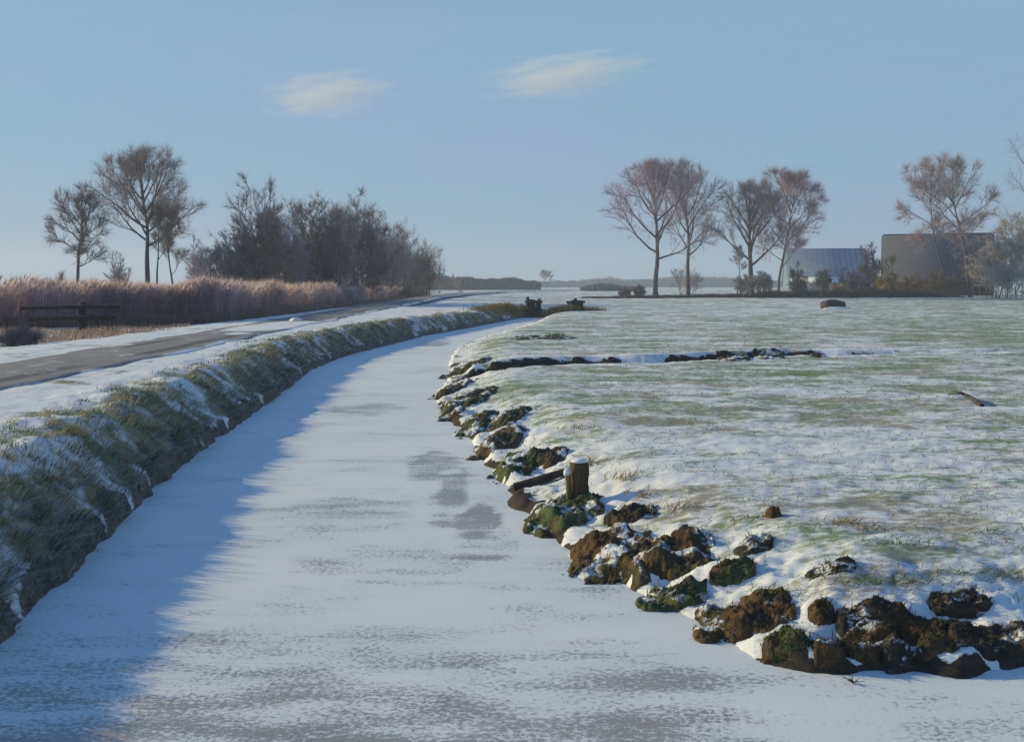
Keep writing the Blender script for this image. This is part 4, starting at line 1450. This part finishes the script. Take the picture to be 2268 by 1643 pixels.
# fallen branch in the field
p0, p1 = at(2100, 878, .5), at(2175, 900, .5)
b = Bag()
pts = np.array([(p0[0], p0[1], .55), (p0[0] * .6 + p1[0] * .4, p0[1] * .6 + p1[1] * .4, .66), (p0[0] * .25 + p1[0] * .75, p0[1] * .25 + p1[1] * .75, .60), (p1[0], p1[1], .50)])
V, Q = tube(pts, [0.02, 0.035, 0.05, 0.06], 7)
b.add(V, Q)
for k in range(2):
    f = pts[1] + (pts[2] - pts[1]) * (0.3 + 0.5 * k)
    q, _ = path(rng, f, (-0.9 + 0.5 * k, rng.normal(0, .3), .35), 0.30, 3, 0.2, -0.05)
    V, Q = tube(q, [0.014, 0.011, 0.008, 0.004], 4)
    b.add(V, Q)
tag(b.build('fallen_branch', M_BARK_DARK, None), 'dark fallen branch lying on the far right of the snowy field', 'branch')

# plum coloured heap with snow at its foot, far out in the field
hx, hy = at(1852, 684, 0.5)
hp = empty('covered_heap', (hx, hy, 0.5))
tag(hp, 'dark plum coloured heap with a rim of snow alone in the field', 'heap')
t = NT('plum_cover', 0.7, 0.3)
t.color(t.ramp(t.noise(1.5, 4), [(0.3, (0.050, 0.025, 0.042)), (0.7, (0.085, 0.048, 0.07))]))
t.bump(t.noise(4, 4), 0.6, 0.08)
hwid = 54 * hy / F
P = ICO5[0] * (1 + 0.6 * noise3(ICO5[0], 1.9, 501)[:, None] + 0.25 * noise3(ICO5[0], 5, 507)[:, None])
P[:, 2] = np.sign(P[:, 2]) * np.abs(P[:, 2]) ** 0.6
P = P * np.array([hwid / 2, hwid * 0.35, 0.80]) + np.array([0, hwid * .35, 0.15])
mesh('cover', P, ICO5[1], t.m, hp, True)
P = ICO3[0] * (1 + 0.3 * noise3(ICO3[0], 2, 503)[:, None]) * np.array([hwid * 0.60, hwid * 0.16, 0.20]) + np.array([0.1, -0.35, 0.02])
mesh('snow_rim', P, ICO3[1], M_SNOW, hp, True)

# snow lump on the road edge
lx, ly = at(655, 714, ROAD_Z)
P = ICO3[0] * (1 + 0.5 * noise3(ICO3[0], 1.6, 511)[:, None] + 0.6 * noise3(ICO3[0], 3.6, 515)[:, None]) * np.array([0.32, 0.3, 0.20])
o = mesh('snow_lump', P, ICO3[1], M_SNOW, None, True)
o.location = (lx, ly, ROAD_Z + 0.08)
tag(o, 'lump of ploughed snow on the road beside the reed bed', 'snow lump')

# ------------------------------------------------------------------ dark rail fence at the left
FYd = 49
fz = float(ground_z([X_at(183, FYd)], [FYd])[0])
fe = empty('rail_fence', (X_at(183, FYd), FYd, fz))
tag(fe, 'dark wooden fence of two rails on a thick post before the reeds', 'fence')
b = Bag()
zt = Z_at(668, FYd) - fz
box(b, -0.14, 0.14, -0.14, 0.14, -0.4, zt)
b.build('post', M_WOODD, fe, False)
for (xa, xb, pya, pyb, rr, sd) in ((52, 270, 682, 678, 0.12, 21), (72, 262, 706, 703, 0.115, 23)):
    b = Bag()
    za, zb = Z_at(pya, FYd) - fz, Z_at(pyb, FYd) - fz
    log(b, (X_at(xa, FYd) - fe.location.x, -0.24, za), (X_at(xb, FYd) - fe.location.x, -0.24, zb), rr * 0.85, rr, sd, 10, 14, 0.12)
    b.build('rail', M_WOODD, fe, False)

# ------------------------------------------------------------------ timber abutments of the little dam that ends the ditch
for (pxa, pxb, pyt, pyb, n_p, lab, sd) in ((1166, 1198, 655, 700, 5, 'left timber abutment of the dam, dark mossy piles standing taller', 51), (1257, 1292, 657, 690, 5, 'right timber abutment of the dam, lower and dark', 53)):
    Yd = 91.5 if sd == 51 else 94.5
    xa, xb = X_at(pxa, Yd), X_at(pxb, Yd)
    zb_, zt_ = 0.0, Z_at(pyt, Yd)
    ab = empty('timber_abutment', ((xa + xb) / 2, Yd, 0))
    tag(ab, lab, 'abutment', 'timber abutments at the dam')
    r = np.random.default_rng(sd)
    for k in range(n_p):
        x = (xa - xb) / 2 + (xb - xa) * (k + 0.5) / n_p
        b = Bag()
        log(b, (x, r.normal(0, 0.03), -0.4), (x + r.normal(0, 0.02), r.normal(0, 0.03), zt_ - r.uniform(0.0, 0.45)), 0.16, 0.15, sd + k, 8, 5, 0.08)
        b.build('pile', M_WOODM, ab, False)
    for zz in (zt_ * 0.72, zt_ * 0.38):
        b = Bag()
        box(b, (xa - xb) / 2 - 0.15, (xb - xa) / 2 + 0.15, -0.30, -0.17, zz - 0.10, zz + 0.10)
        b.build('crossbeam', M_WOODD, ab, False)

# ------------------------------------------------------------------ two small clouds
t = NT('cloud_vapour')
t.t.nodes.remove(t.b)
vol = t.n('VolumePrincipled')
vol.inputs['Color'].default_value = (1.0, 1.0, 1.0, 1)
vol.inputs['Anisotropy'].default_value = 0.0
tc = t.n('TexCoord')
ln = t.n('VectorMath', operation='LENGTH')
t.l(tc.outputs['Object'], ln.inputs[0])
nz = t.n('TexNoise')
nz.inputs['Scale'].default_value = 2.6
nz.inputs['Detail'].default_value = 7
nz.inputs['Roughness'].default_value = 0.6
mp = t.n('Mapping')
mp.inputs['Scale'].default_value = (0.8, 1.0, 1.3)
t.l(tc.outputs['Object'], mp.inputs[0])
t.l(mp.outputs[0], nz.inputs['Vector'])
fall = t.math('SUBTRACT', 1.0, ln.outputs['Value'], True)
dens = t.math('ADD', t.math('MULTIPLY', fall, 1.2), t.math('MULTIPLY', t.math('SUBTRACT', nz.outputs['Fac'], 0.56), 3.4))
dens = t.math('MULTIPLY', t.math('MAXIMUM', dens, 0.0), 0.011)
t.l(dens, vol.inputs['Density'])
t.l(vol.outputs[0], t.t.nodes['Material Output'].inputs['Volume'])
M_CLOUD = t.m
for (px, py, wpx, hpx, rot, lab) in ((722, 208, 330, 118, 5, 'small cream cloud, lower one above the thicket'), (1248, 166, 430, 112, 7, 'larger cream cloud, higher one in the middle of the sky')):
    Yc = 3000.0
    o = mesh('cloud', ICO3[0], ICO3[1], M_CLOUD)
    o.location = (X_at(px, Yc), Yc, Z_at(py, Yc))
    o.scale = (wpx / 2 * Yc / F, 120, hpx / 2 * Yc / F)
    o.rotation_euler = (0, R(-rot), 0)
    tag(o, lab, 'cloud', 'small clouds')

# ------------------------------------------------------------------ haze over the flat land
t = NT('winter_haze')
t.t.nodes.remove(t.b)
vol = t.n('VolumePrincipled')
vol.inputs['Color'].default_value = (0.80, 0.88, 1.0, 1)
vol.inputs['Density'].default_value = 0.00055
vol.inputs['Anisotropy'].default_value = 0.2
t.l(vol.outputs[0], t.t.nodes['Material Output'].inputs['Volume'])
b = Bag()
box(b, -1500, 1500, -60, 1500, -1.7, 45)
hz = b.build('haze', t.m, None, False)
tag(hz, kind='stuff')
